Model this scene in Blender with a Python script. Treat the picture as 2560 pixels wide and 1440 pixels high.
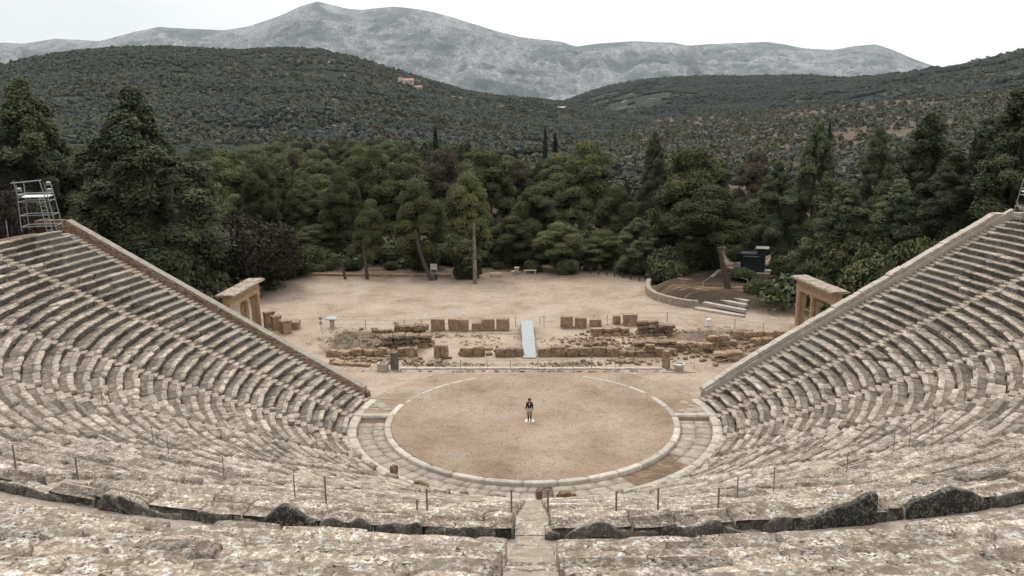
import bpy, bmesh, math, random
import numpy as np
from mathutils import Vector, Matrix
R_=math.radians
random.seed(7); rng=np.random.default_rng(7)
for o in list(bpy.data.objects): bpy.data.objects.remove(o)
S=bpy.context.scene; C=S.collection

# ------------------------------------------------------------------ camera, light
F_PX,CAM_H,CAM_D,PIT,YAW,ROLL,CAM_X=2023.7,20.985,53.90,0.21208,-0.027396,-0.011197,0.065
_cy,_sy=math.cos(YAW),math.sin(YAW)
FW=np.array([_sy*math.cos(PIT),_cy*math.cos(PIT),-math.sin(PIT)]); RT=np.array([_cy,-_sy,0.]); UP=np.cross(RT,FW)
R2=math.cos(ROLL)*RT+math.sin(ROLL)*UP; U2=-math.sin(ROLL)*RT+math.cos(ROLL)*UP
CAM=np.array([CAM_X,-CAM_D,CAM_H])
cd=bpy.data.cameras.new('camera'); co=bpy.data.objects.new('camera',cd); C.objects.link(co); S.camera=co
cd.sensor_width=36; cd.lens=F_PX/2560*36; cd.clip_start=.2; cd.clip_end=40000
co.matrix_world=Matrix([[R2[0],U2[0],-FW[0],CAM[0]],[R2[1],U2[1],-FW[1],CAM[1]],[R2[2],U2[2],-FW[2],CAM[2]],[0,0,0,1]])
S.render.resolution_x=1024; S.render.resolution_y=576
S.view_settings.view_transform='Standard'; S.view_settings.look='None'; S.view_settings.exposure=-0.02; S.view_settings.gamma=1
S.render.engine='CYCLES'

SUN_EL,SUN_AZ=R_(58),R_(-35)     # azimuth: direction the light comes from, from +y clockwise
W=bpy.data.worlds.new('World'); S.world=W; W.use_nodes=True
nt=W.node_tree; nt.nodes.clear()
def N(nt,t,**k):
    n=nt.nodes.new(t)
    for a,b in k.items():
        if a.startswith('i_'): n.inputs[a[2:].replace('_',' ')].default_value=b
        else: setattr(n,a,b)
    return n
out=N(nt,'ShaderNodeOutputWorld'); sky=N(nt,'ShaderNodeTexSky',sky_type='NISHITA'); sky.sun_disc=False
sky.sun_elevation=SUN_EL; sky.sun_rotation=SUN_AZ
b1=N(nt,'ShaderNodeBackground'); b1.inputs['Strength'].default_value=.08
nt.links.new(sky.outputs[0],b1.inputs[0])
tc=N(nt,'ShaderNodeTexCoord'); mp=N(nt,'ShaderNodeMapping'); mp.inputs['Scale'].default_value=(1,1,5)
nz=N(nt,'ShaderNodeTexNoise',i_Scale=1.7,i_Detail=5,i_Roughness=.5)
nt.links.new(tc.outputs['Generated'],mp.inputs[0]); nt.links.new(mp.outputs[0],nz.inputs['Vector'])
sep=N(nt,'ShaderNodeSeparateXYZ'); nt.links.new(tc.outputs['Generated'],sep.inputs[0])
ad=N(nt,'ShaderNodeMath',operation='MULTIPLY_ADD'); ad.inputs[1].default_value=.9; nt.links.new(sep.outputs[0],ad.inputs[0]); nt.links.new(nz.outputs[0],ad.inputs[2])
cr=N(nt,'ShaderNodeValToRGB'); cr.color_ramp.elements[0].position=.15; cr.color_ramp.elements[0].color=(.82,.84,.85,1)
cr.color_ramp.elements[1].position=.62; cr.color_ramp.elements[1].color=(1.06,1.06,1.05,1)
nt.links.new(ad.outputs[0],cr.inputs[0])
b2=N(nt,'ShaderNodeBackground'); nt.links.new(cr.outputs[0],b2.inputs[0])
zen=N(nt,'ShaderNodeMapRange'); zen.inputs[1].default_value=.12; zen.inputs[2].default_value=1.; zen.inputs[3].default_value=1.2; zen.inputs[4].default_value=2.9
nt.links.new(sep.outputs[2],zen.inputs[0])
beh=N(nt,'ShaderNodeMapRange'); beh.inputs[1].default_value=-.45; beh.inputs[2].default_value=.25; beh.inputs[3].default_value=.58; beh.inputs[4].default_value=1.; nt.links.new(sep.outputs[1],beh.inputs[0])   # sky dimmed behind the camera, added to darken faces turned towards it
mu=N(nt,'ShaderNodeMath',operation='MULTIPLY'); nt.links.new(zen.outputs[0],mu.inputs[0]); nt.links.new(beh.outputs[0],mu.inputs[1]); nt.links.new(mu.outputs[0],b2.inputs['Strength'])
mx=N(nt,'ShaderNodeMixShader'); mx.inputs[0].default_value=.90
nt.links.new(b1.outputs[0],mx.inputs[1]); nt.links.new(b2.outputs[0],mx.inputs[2]); nt.links.new(mx.outputs[0],out.inputs[0])
sl=bpy.data.lights.new('sun','SUN'); sl.energy=1.5; sl.angle=R_(14); sl.color=(1,.93,.83)
so=bpy.data.objects.new('sun',sl); C.objects.link(so)
sd=Vector((math.sin(SUN_AZ)*math.cos(SUN_EL),math.cos(SUN_AZ)*math.cos(SUN_EL),math.sin(SUN_EL)))
so.rotation_euler=sd.to_track_quat('Z','Y').to_euler()

# ------------------------------------------------------------------ helpers
def ray(px,py):
    d=F_PX*FW+(px-1280)*R2+(720-py)*U2
    return d/np.linalg.norm(d)
def at(px,py,z=0.):
    d=ray(px,py); t=(z-CAM[2])/d[2]; p=CAM+t*d; return float(p[0]),float(p[1])
def proj(x,y,z):
    P=np.array([x,y,z])-CAM; d=P@FW
    return 1280+F_PX*(P@R2)/d, 720-F_PX*(P@U2)/d
def ppm(x,y,z=0): return F_PX/float((np.array([x,y,z])-CAM)@FW)     # photo pixels per metre at a point
def tag(o,label=None,cat=None,group=None,kind=None):
    if label:o['label']=label
    if cat:o['category']=cat
    if group:o['group']=group
    if kind:o['kind']=kind
    return o
def empty(name,loc,label,cat,group=None,rz=0):
    o=bpy.data.objects.new(name,None); C.objects.link(o); o.location=loc; o.rotation_euler[2]=rz; o.empty_display_size=.3
    return tag(o,label,cat,group)
def link(name,me,parent=None,mats=()):
    for m in mats: me.materials.append(m)
    o=bpy.data.objects.new(name,me); C.objects.link(o)
    if parent: o.parent=parent
    return o
def npmesh(name,V,Fs,mi=None,smooth=False,tone=None):
    """V (n,3); Fs list of (m,k) int arrays"""
    me=bpy.data.meshes.new(name); V=np.asarray(V,np.float32)
    Fs=[np.asarray(f,np.int32) for f in Fs if len(f)]
    me.vertices.add(len(V)); me.vertices.foreach_set('co',V.ravel())
    tot=sum(f.size for f in Fs); n=sum(len(f) for f in Fs)
    me.loops.add(tot); me.polygons.add(n)
    me.loops.foreach_set('vertex_index',np.concatenate([f.ravel() for f in Fs]))
    lt=np.concatenate([np.full(len(f),f.shape[1]) for f in Fs]); ls=np.concatenate([[0],np.cumsum(lt)[:-1]])
    me.polygons.foreach_set('loop_start',ls.astype(np.int32)); me.polygons.foreach_set('loop_total',lt.astype(np.int32))
    if mi is not None: me.polygons.foreach_set('material_index',np.asarray(mi,np.int32))
    if smooth: me.polygons.foreach_set('use_smooth',np.ones(n,bool))
    me.update(calc_edges=True)
    if tone is not None: me.attributes.new('tone','FLOAT','POINT').data.foreach_set('value',np.asarray(tone,np.float32))
    return me
def _h(ix,iy,iz):
    n=(ix*374761393+iy*668265263+iz*2147483647*3+iz*1274126177)&0xffffffff
    n=((n^(n>>13))*1274126177)&0xffffffff
    return ((n^(n>>16))&0xffff)/65535.
def vnoise(x,y,z=0.):
    x=np.asarray(x,float);y=np.asarray(y,float);z=np.zeros_like(x)+z
    ix,iy,iz=[np.floor(a).astype(np.int64) for a in(x,y,z)]
    fx,fy,fz=x-ix,y-iy,z-iz; fx,fy,fz=[a*a*(3-2*a) for a in(fx,fy,fz)]
    r=0
    for a in(0,1):
        for b in(0,1):
            for c in(0,1):
                r=r+_h(ix+a,iy+b,iz+c)*(fx if a else 1-fx)*(fy if b else 1-fy)*(fz if c else 1-fz)
    return r*2-1
def fbm(x,y,z=0.,o=4,g=.5):
    r=0;a=1.;s=0
    for k in range(o):
        r=r+a*vnoise(x*2**k+17*k,y*2**k-9*k,np.asarray(z)*2**k+5*k); s+=a; a*=g
    return r/s
def sst(a,b,x):
    t=np.clip((x-a)/(b-a),0,1); return t*t*(3-2*t)
def rdir(n):
    v=rng.normal(0,1,(n,3)); return v/np.linalg.norm(v,axis=1,keepdims=True)
class MB:
    """collects solids (world or local coordinates) into one mesh"""
    def __init__(s): s.v=[];s.f=[];s.m=[];s.n=0
    def add(s,V,F,m=0):
        V=np.asarray(V,float); s.v.append(V)
        for f in F: s.f.append(tuple(i+s.n for i in f)); s.m.append(m)
        s.n+=len(V)
    def box(s,c,size,rz=0,m=0,jit=0,rx=0,ry=0,taper=1.):
        x,y,z=[a/2 for a in size]
        V=np.array([[-x,-y,-z],[x,-y,-z],[x,y,-z],[-x,y,-z],[-x*taper,-y*taper,z],[x*taper,-y*taper,z],[x*taper,y*taper,z],[-x*taper,y*taper,z]])
        if jit: V+=rng.normal(0,jit,V.shape)
        M=np.array((Matrix.Rotation(rz,3,'Z')@Matrix.Rotation(ry,3,'Y')@Matrix.Rotation(rx,3,'X')))
        s.add(V@M.T+np.array(c),[(0,3,2,1),(4,5,6,7),(0,1,5,4),(1,2,6,5),(2,3,7,6),(3,0,4,7)],m); return s
    def tube(s,pts,r,n=8,m=0,cap=True):
        pts=[np.array(p,float) for p in pts]; rs=r if hasattr(r,'__len__') else [r]*len(pts)
        V=[];F=[]
        for i,p in enumerate(pts):
            d=pts[min(i+1,len(pts)-1)]-pts[max(i-1,0)]; d/=np.linalg.norm(d)+1e-9
            a=np.cross(d,[0,0,1.]) if abs(d[2])<.95 else np.cross(d,[1.,0,0]); a/=np.linalg.norm(a); b=np.cross(d,a)
            for k in range(n):
                t=2*math.pi*k/n; V.append(p+rs[i]*(math.cos(t)*a+math.sin(t)*b))
        for i in range(len(pts)-1):
            for k in range(n): F.append((i*n+k,i*n+(k+1)%n,(i+1)*n+(k+1)%n,(i+1)*n+k))
        if cap: F+= [tuple(range(n))[::-1],tuple((len(pts)-1)*n+k for k in range(n))]
        s.add(V,F,m); return s
    def prism(s,poly,z0,z1,m=0,top=None):
        n=len(poly); top=top or poly
        V=[(p[0],p[1],z0) for p in poly]+[(p[0],p[1],z1) for p in top]
        s.add(V,[tuple(range(n))[::-1],tuple(range(n,2*n))]+[(i,(i+1)%n,n+(i+1)%n,n+i) for i in range(n)],m); return s
    def rock(s,c,size,rz=0,m=0,sub=2,rough=.12,boxy=.6,seed=None):
        """an eroded block: subdivided cube pulled between box and ellipsoid with noise"""
        k=2**sub; g=np.linspace(-1,1,k+1); idx={};V=[];F=[]
        def vid(p):
            q=tuple(np.round(p,4))
            if q not in idx: idx[q]=len(V);V.append(q)
            return idx[q]
        for ax in range(3):
            for sg in(-1,1):
                for i in range(k):
                    for j in range(k):
                        q=[]
                        for a,b in((i,j),(i+1,j),(i+1,j+1),(i,j+1)):
                            p=[0,0,0];p[ax]=sg;p[(ax+1)%3]=g[a];p[(ax+2)%3]=g[b];q.append(vid(p))
                        F.append(q if sg>0 else q[::-1])
        V=np.array(V,float); L=np.linalg.norm(V,axis=1,keepdims=True); Vb=V*boxy+(V/L*1.15)*(1-boxy)
        o=rng.uniform(0,99,3) if seed is None else np.array([seed,seed*1.7,3.])
        nn=1+rough*2*fbm(V[:,0]*1.6+o[0],V[:,1]*1.6+o[1],V[:,2]*1.6+o[2],3)[:,None]
        Vb=Vb*nn*np.array(size)/2
        M=np.array(Matrix.Rotation(rz,3,'Z')); s.add(Vb@M.T+np.array(c),F,m); return s
    def build(s,name,mats,parent=None,smooth=False):
        me=bpy.data.meshes.new(name); V=np.concatenate(s.v) if s.v else np.zeros((0,3))
        me.from_pydata(V.tolist(),[],s.f)
        if len(set(s.m))>1: me.polygons.foreach_set('material_index',s.m)
        if smooth: me.polygons.foreach_set('use_smooth',[True]*len(s.f))
        me.update()
        if not isinstance(mats,(list,tuple)): mats=[mats]
        return link(name,me,parent,mats)
def child(o,parent):
    """parent an object whose mesh is in world coordinates, leaving it in place"""
    o.parent=parent; o.matrix_parent_inverse=Matrix.LocRotScale(parent.location,parent.rotation_euler,None).inverted(); return o

# ------------------------------------------------------------------ materials
def mat(name,rough=.9,spec=.15):
    m=bpy.data.materials.new(name); m.use_nodes=True; t=m.node_tree; b=t.nodes['Principled BSDF']
    b.inputs['Roughness'].default_value=rough; b.inputs['Specular IOR Level'].default_value=spec
    return m,t,b
def plain(name,col,rough=.7,spec=.3,metal=0.,var=.15,scale=6.):
    m,t,b=mat(name,rough,spec); b.inputs['Metallic'].default_value=metal
    g=N(t,'ShaderNodeTexCoord'); n=N(t,'ShaderNodeTexNoise',i_Scale=scale,i_Detail=4)
    t.links.new(g.outputs['Object'],n.inputs['Vector'])
    r=N(t,'ShaderNodeValToRGB'); r.color_ramp.elements[0].position=.3; r.color_ramp.elements[1].position=.7
    r.color_ramp.elements[0].color=(*[c*(1-var) for c in col],1); r.color_ramp.elements[1].color=(*[min(1,c*(1+var)) for c in col],1)
    t.links.new(n.outputs[0],r.inputs[0]); t.links.new(r.outputs[0],b.inputs['Base Color']); return m
def noise(t,vec,scale,detail=4,rough=.55,dist=0.):
    n=N(t,'ShaderNodeTexNoise',i_Scale=scale,i_Detail=detail,i_Roughness=rough,i_Distortion=dist); t.links.new(vec,n.inputs['Vector']); return n.outputs[0]
def ramp(t,fac,*st):
    r=N(t,'ShaderNodeValToRGB'); e=r.color_ramp.elements
    while len(e)<len(st): e.new(.5)
    for el,(p,c) in zip(e,st): el.position=p; el.color=(*c,1) if hasattr(c,'__len__') else (c,c,c,1)
    t.links.new(fac,r.inputs[0]); return r.outputs[0]
def mix(t,fac,a,b,mode='MIX'):
    m=N(t,'ShaderNodeMix',data_type='RGBA',blend_type=mode)
    for v,i in((fac,0),(a,6),(b,7)):
        if hasattr(v,'default_value') or hasattr(v,'is_linked'): t.links.new(v,m.inputs[i])
        elif i==0: m.inputs[0].default_value=v
        else: m.inputs[i].default_value=(*v,1)
    return m.outputs[2]
def bump(t,b,h,strength,dist=.02):
    n=N(t,'ShaderNodeBump'); n.inputs['Strength'].default_value=strength; n.inputs['Distance'].default_value=dist
    t.links.new(h,n.inputs['Height']); t.links.new(n.outputs[0],b.inputs['Normal'])
def stone(name,base,dark,pale,white=.5,black=.5,scale=1.,rust=None,bstr=.6):
    m,t,b=mat(name,.93,.12)
    g=N(t,'ShaderNodeNewGeometry').outputs['Position']
    n1=noise(t,g,.45*scale,3,.6); n2=noise(t,g,2.6*scale,7,.68,.3); n3=noise(t,g,9*scale,5,.7,.4); n4=noise(t,g,23*scale,3,.6)
    c=mix(t,ramp(t,n2,(.41,0.),(.60,1.)),dark,base)
    c=mix(t,ramp(t,n1,(.42,0.),(.62,.55)),c,mix(t,.5,base,dark))
    v=N(t,'ShaderNodeTexVoronoi',i_Scale=7*scale); t.links.new(g,v.inputs['Vector'])
    lic=N(t,'ShaderNodeMath',operation='MULTIPLY'); t.links.new(ramp(t,n3,(.60-.1*white,0.),(.66-.1*white,1.)),lic.inputs[0]); t.links.new(ramp(t,n2,(.42,.15),(.6,1.)),lic.inputs[1])
    c=mix(t,lic.outputs[0],c,pale)
    bl=N(t,'ShaderNodeMath',operation='MULTIPLY'); t.links.new(ramp(t,noise(t,g,13*scale,4,.7,.6),(.66-.08*black,0.),(.71-.08*black,1.)),bl.inputs[0]); t.links.new(ramp(t,noise(t,g,1.3*scale,3),(.42,.1),(.6,1.)),bl.inputs[1])
    c=mix(t,bl.outputs[0],c,tuple(x*.12 for x in base))
    if rust: c=mix(t,ramp(t,noise(t,g,1.1*scale,5,.65),(.5,0.),(.66,.8)),c,rust)
    ta=N(t,'ShaderNodeAttribute',attribute_name='tone'); t1=N(t,'ShaderNodeMath',operation='ADD'); t1.inputs[1].default_value=1.; t.links.new(ta.outputs['Fac'],t1.inputs[0])
    vs=N(t,'ShaderNodeVectorMath',operation='SCALE'); t.links.new(c,vs.inputs[0]); t.links.new(t1.outputs[0],vs.inputs['Scale']); t.links.new(vs.outputs[0],b.inputs['Base Color'])
    h=N(t,'ShaderNodeMath',operation='ADD'); t.links.new(n3,h.inputs[0]); t.links.new(n4,h.inputs[1])
    h2=N(t,'ShaderNodeMath',operation='ADD'); t.links.new(h.outputs[0],h2.inputs[0]); t.links.new(n2,h2.inputs[1])
    bump(t,b,h2.outputs[0],bstr,.05); return m
M={}
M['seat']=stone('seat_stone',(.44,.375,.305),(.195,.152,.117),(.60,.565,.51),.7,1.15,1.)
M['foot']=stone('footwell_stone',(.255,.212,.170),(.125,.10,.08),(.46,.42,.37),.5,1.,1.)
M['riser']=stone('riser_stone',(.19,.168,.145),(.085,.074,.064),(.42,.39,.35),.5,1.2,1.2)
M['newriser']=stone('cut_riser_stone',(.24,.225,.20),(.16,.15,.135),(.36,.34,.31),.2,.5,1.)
M['near']=stone('near_stone',(.46,.375,.29),(.21,.16,.118),(.70,.68,.635),1.0,1.6,1.2,bstr=1.)
M['nearfoot']=stone('near_footwell_stone',(.32,.26,.20),(.16,.122,.092),(.62,.59,.54),.75,1.5,1.5,bstr=1.)
M['back']=stone('black_lichen_stone',(.085,.078,.07),(.028,.027,.026),(.34,.31,.27),.95,.3,2.2,bstr=1.)
M['backedge']=stone('half_blackened_stone',(.20,.18,.155),(.06,.055,.05),(.42,.39,.34),.6,1.3,1.6,bstr=1.)
M['new']=stone('grey_cut_stone',(.34,.30,.255),(.235,.205,.17),(.45,.42,.37),.3,.4,1.,bstr=.3)
M['curb']=stone('curb_stone',(.47,.42,.36),(.35,.30,.25),(.62,.59,.54),.3,.15,.8,bstr=.25)
M['paving']=stone('paving_stone',(.37,.32,.27),(.25,.205,.165),(.46,.42,.37),.3,.45,.8,bstr=.35)
M['step']=stone('stair_stone',(.38,.32,.26),(.25,.205,.165),(.52,.48,.42),.3,.5,1.,bstr=.5)
M['rubble']=stone('rubble_stone',(.24,.165,.115),(.13,.085,.06),(.36,.30,.24),.3,.5,1.3,rust=(.20,.115,.07))
M['poros']=stone('poros_stone',(.46,.33,.225),(.22,.155,.105),(.54,.46,.37),.4,.9,1.2,rust=(.24,.14,.085),bstr=.9)
M['ruin']=stone('ruin_stone',(.40,.29,.195),(.15,.108,.076),(.52,.44,.36),.5,1.2,1.5,rust=(.21,.12,.075),bstr=1.)
M['gate']=stone('gate_stone',(.46,.34,.235),(.30,.20,.13),(.5,.42,.33),.15,.35,1.1,rust=(.40,.23,.14),bstr=.3)
M['metal']=plain('galvanised_metal',(.27,.28,.29),.5,.4,.3)
M['dmetal']=plain('dark_metal',(.05,.055,.06),.5,.4,.2)
M['post']=plain('weathered_post_metal',(.18,.17,.15),.6,.3)
M['white']=plain('white_painted',(.75,.75,.74),.6)
M['marble']=plain('white_marble',(.52,.49,.45),.6)
M['ramp']=plain('grey_ramp_boards',(.33,.335,.345),.7,.2,0,.06,3)
M['bark']=stone('pine_bark',(.13,.10,.08),(.055,.042,.035),(.20,.17,.14),.2,.4,3.,bstr=.8)
M['dead']=plain('dead_wood',(.19,.15,.12),.9,.1,0,.5,1.5)
M['hut']=plain('dark_painted_boards',(.018,.024,.024),.7,.2)
M['skin']=plain('skin',(.52,.30,.22),.6); M['hair']=plain('brown_hair',(.16,.07,.04),.6)
M['jacket']=plain('black_jacket',(.012,.014,.02),.7); M['cloth']=plain('beige_cloth',(.38,.33,.26),.85)
M['boots']=plain('black_boots',(.01,.01,.01),.5); M['shoe']=plain('tan_shoe',(.3,.2,.15),.6); M['shirt']=plain('pale_scarf',(.45,.47,.5),.8)
M['rope']=plain('pale_rope',(.45,.40,.32),.9); M['glass']=plain('car_glass',(.35,.40,.42),.1,.5); M['carpaint']=plain('salmon_car_paint',(.50,.22,.16),.35,.5,0,.03)
M['tyre']=plain('tyre_rubber',(.02,.02,.02),.8); M['roof']=plain('grey_roof_slats',(.24,.24,.22),.7)
M['tile']=plain('clay_tiles',(.36,.20,.14),.9); M['plaster']=plain('pale_plaster',(.55,.50,.43),.9)

def foliage(name,c1,c2,c3,scale=.5):
    m,t,b=mat(name,.75,.12)
    g=N(t,'ShaderNodeNewGeometry').outputs['Position']; oi=N(t,'ShaderNodeObjectInfo')
    c=mix(t,ramp(t,noise(t,g,scale,3,.6),(.38,0.),(.62,1.)),c1,c2)
    c=mix(t,ramp(t,noise(t,g,6.,3,.7),(.5,0.),(.7,.8)),c,c3)
    hs=N(t,'ShaderNodeHueSaturation'); t.links.new(c,hs.inputs['Color'])
    mr=N(t,'ShaderNodeMapRange'); mr.inputs[3].default_value=.6; mr.inputs[4].default_value=1.5; t.links.new(oi.outputs['Random'],mr.inputs[0]); t.links.new(mr.outputs[0],hs.inputs['Value'])
    t.links.new(hs.outputs[0],b.inputs['Base Color']); return m
M['pine']=foliage('pine_foliage',(.040,.056,.030),(.096,.100,.040),(.215,.190,.075))
M['coreshade']=plain('crown_core_shade',(.016,.017,.012),.95,.05)  # solid crown cores: interior shade put into a near-black colour
M['fir']=foliage('feathery_pine_foliage',(.033,.051,.033),(.080,.090,.044),(.19,.175,.082))
M['brownleaf']=foliage('brownish_foliage',(.045,.040,.028),(.075,.058,.040),(.10,.078,.055))
M['olive']=foliage('olive_foliage',(.060,.065,.050),(.095,.096,.075),(.14,.14,.115),.1)
M['cyp']=foliage('cypress_foliage',(.012,.02,.012),(.018,.028,.016),(.03,.04,.022))
M['scrub']=foliage('scrub_foliage',(.008,.015,.012),(.016,.023,.016),(.030,.033,.021),.02)
M['greyscrub']=foliage('grey_scrub_foliage',(.05,.056,.045),(.075,.078,.064),(.10,.10,.085),.02)
M['weed']=foliage('weed_foliage',(.20,.155,.105),(.12,.11,.065),(.26,.20,.14))

def ground_mat(name):
    """vertex colour 'tint' holds the kind of soil; noise gives grain, stones and streaks"""
    m,t,b=mat(name,.95,.08)
    a=N(t,'ShaderNodeAttribute',attribute_name='tint').outputs['Color']
    g=N(t,'ShaderNodeNewGeometry').outputs['Position']
    c=mix(t,1.,a,ramp(t,noise(t,g,.25,5,.6,.4),(.3,(.74,.68,.62)),(.5,(1.,.98,.96)),(.7,(1.12,1.12,1.12))),'MULTIPLY')
    c=mix(t,1.,c,ramp(t,noise(t,g,7.,6,.75),(.32,(.58,.55,.52)),(.5,(1,1,1)),(.68,(1.28,1.28,1.28))),'MULTIPLY')
    c=mix(t,1.,c,ramp(t,noise(t,g,2.2,5,.7,.8),(.36,(.80,.77,.74)),(.48,(1.,1.,1.)),(.7,(1.08,1.08,1.08))),'MULTIPLY')
    mpn=N(t,'ShaderNodeMapping'); mpn.inputs['Scale'].default_value=(.06,.16,.1); t.links.new(g,mpn.inputs[0])
    st=ramp(t,noise(t,mpn.outputs[0],1.1,4,.5,1.6),(.478,0.),(.496,1.),(.512,0.))
    st2=N(t,'ShaderNodeMath',operation='MULTIPLY'); t.links.new(st,st2.inputs[0]); t.links.new(ramp(t,noise(t,g,.12,3),(.36,.0),(.48,.75)),st2.inputs[1])
    c=mix(t,st2.outputs[0],c,(.30,.20,.13))
    t.links.new(c,b.inputs['Base Color']); bump(t,b,noise(t,g,9.,6,.75),.5,.03); return m
M['ground']=ground_mat('bare_earth')
def tint(me,col):
    a=me.attributes.new('tint','FLOAT_COLOR','POINT'); col=np.asarray(col,np.float32)
    a.data.foreach_set('color',np.concatenate([col,np.ones((len(col),1),np.float32)],1).ravel())

# ------------------------------------------------------------------ terrain
DL=0.31495; TH=6*DL; SL=.49025; ROW=.745; RISE=.3652; R1=12.9; Z1=.40; NR=34
def cone(r): return .09+SL*(r-12.4)
def walloff(x,y):
    """distance of a point beyond the last seating radius, towards the stage side"""
    r=np.hypot(x,y); return np.abs(x)*math.cos(TH)+y*math.sin(TH)-np.where(np.asarray(x)<0,oin(-1,r),oin(1,r))
def oin(s,r):
    """lateral offset of the inner face of the retaining wall from the sixth radius"""
    return -.45-.115*(r-13.5) if s<0 else -.5-.06*(r-13.5)
def gz(x,y):
    x=np.asarray(x,float);y=np.asarray(y,float); r=np.hypot(x,y); ax=np.abs(x)
    z=.06*fbm(x*.12,y*.12,0,3)*sst(14,30,r)
    # hillside on both flanks of the theatre
    fl=sst(28,62,ax)*(1-sst(12,46,y))*13
    z=z+fl
    # mound at the right of the plaza
    z=z+1.3*sst(0,3.2,mound(x,y))
    # beyond the plaza the land falls away gently
    d=np.hypot(x,y+54)
    z=z-4.5*sst(150,420,d)+fbm(x*.006,y*.006,3.,3)*sst(200,900,d)*5
    z=z+fbm(x*.03,y*.03,1.,3)*sst(62,110,r)*.8
    # the bowl itself (under the seats)
    o=walloff(x,y); bowl=np.where(r<38.2,cone(r)-.55,np.where(r<40.3,12.0,13.15+.49*(r-40)-.5))
    inb=(o<.45)&(r>12.7)
    zb=np.where(r<62,bowl,23.4-(r-62)*.10)
    side=(y>-3)&(r>38.2); zb=np.where(side,np.where(r<41.5,12.0,np.maximum(12.0-(r-41.5)*.55,3.)),zb)
    return np.where(inb,zb,z)
MOUND=[(14.0,43.5),(13.6,40),(14.0,37.0),(16.2,33.9),(18.4,32.6),(21.5,31.6),(25,29.0),(30,26.5),(44,24),(60,30),(60,47),(34,49),(26,52),(20,50)]
def mound(x,y):
    """signed distance inside the mound outline"""
    x=np.asarray(x,float);y=np.asarray(y,float); n=len(MOUND); dmin=np.full(np.shape(x),1e9); ins=np.zeros(np.shape(x),bool)
    for i in range(n):
        ax,ay=MOUND[i];bx,by=MOUND[(i+1)%n]; ex,ey=bx-ax,by-ay
        t=np.clip(((x-ax)*ex+(y-ay)*ey)/(ex*ex+ey*ey),0,1); dmin=np.minimum(dmin,np.hypot(x-ax-t*ex,y-ay-t*ey))
        c=((ay>y)!=(by>y))&(x<(bx-ax)*(y-ay)/((by-ay)+1e-12)+ax); ins^=c
    return np.where(ins,dmin,-dmin)
PALE=np.array([.355,.295,.240]); TAN=np.array([.31,.245,.19]); DIRT=np.array([.135,.10,.075]); FORF=np.array([.045,.035,.025]); EMB=np.array([.16,.125,.095])
RED=np.array([.105,.076,.056]); OLV=np.array([.085,.076,.056])
def gcol(x,y):
    r=np.hypot(x,y); d=np.hypot(x,y+54); L=lambda w,a,b:a*(1-w[:,None])+b*w[:,None]
    c=np.tile(PALE,(len(x),1))
    c=L(sst(-.2,.5,fbm(x*.07,y*.07,7.,3))*.45,c,TAN)
    # shade-side litter near the trees
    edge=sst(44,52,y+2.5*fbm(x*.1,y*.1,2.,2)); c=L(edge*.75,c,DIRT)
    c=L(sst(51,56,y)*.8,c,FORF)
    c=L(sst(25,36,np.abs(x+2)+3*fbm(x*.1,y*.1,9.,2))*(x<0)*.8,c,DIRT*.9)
    c=L(sst(-.5,1.2,mound(x,y)),c,DIRT*.5)
    road=sst(3,0,np.abs((y-60)-.35*(x-30)+0)-2.5)*sst(18,26,x)*(1-sst(55,75,x)); c=L(road*.9,c,PALE*.8)
    far=sst(165,240,d); fc=L(sst(-.25,.35,fbm(x*.012,y*.012,5.,4)),np.tile(OLV,(len(x),1)),np.tile(RED,(len(x),1)))
    fc=L(sst(.25,.5,fbm(x*.03,y*.02,15.,4))*.8,fc,np.array([.13,.105,.078])); c=L(far,c,fc)
    # ground behind the low ruin walls
    ru=sst(13.2,14.2,y)*(1-sst(21.5,23.5,y))*(np.abs(x)<22); c=L(ru*sst(-.3,.3,fbm(x*.3,y*.3,3.,3))*.5,c,np.array([.40,.325,.255]))
    wd=(1-sst(0,1.,np.abs(np.abs(x-1)-15.5)-4.2))*sst(15,16,y)*(1-sst(22.5,24.2,y)); c=L(wd*.75,c,DIRT*.75)
    inb=(walloff(x,y)<.45)&(r>12.7); c=np.where(inb[:,None],EMB,c)
    return c
def polar(name,rs,a0,a1,na,zf,cf,mt,center=(0,0),closed=False):
    an=np.linspace(a0,a1,na+(0 if closed else 1),endpoint=not closed); rr,aa=np.meshgrid(rs,an,indexing='ij')
    X=(center[0]+rr*np.sin(aa)).ravel();Y=(center[1]-rr*np.cos(aa)).ravel(); Z=zf(X,Y)
    n=len(an); I=np.arange(len(rs)-1)[:,None]*n; J=np.arange(n if closed else n-1)[None]; K=(J+1)%n
    Fq=np.stack([(I+J).ravel(),(I+n+J).ravel(),(I+n+K).ravel(),(I+K).ravel()],1)
    me=npmesh(name,np.stack([X,Y,Z],1),[Fq],smooth=True); tint(me,cf(X,Y)); return link(name,me,None,[mt])
rs=[12.62]; 
while rs[-1]<58: rs.append(rs[-1]+.45)
while rs[-1]<230: rs.append(rs[-1]+1.2)
while rs[-1]<16000: rs.append(rs[-1]*1.035)
g=polar('ground',np.array(rs),0,2*math.pi,900,gz,gcol,M['ground'],closed=True); g['kind']='structure'
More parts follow.
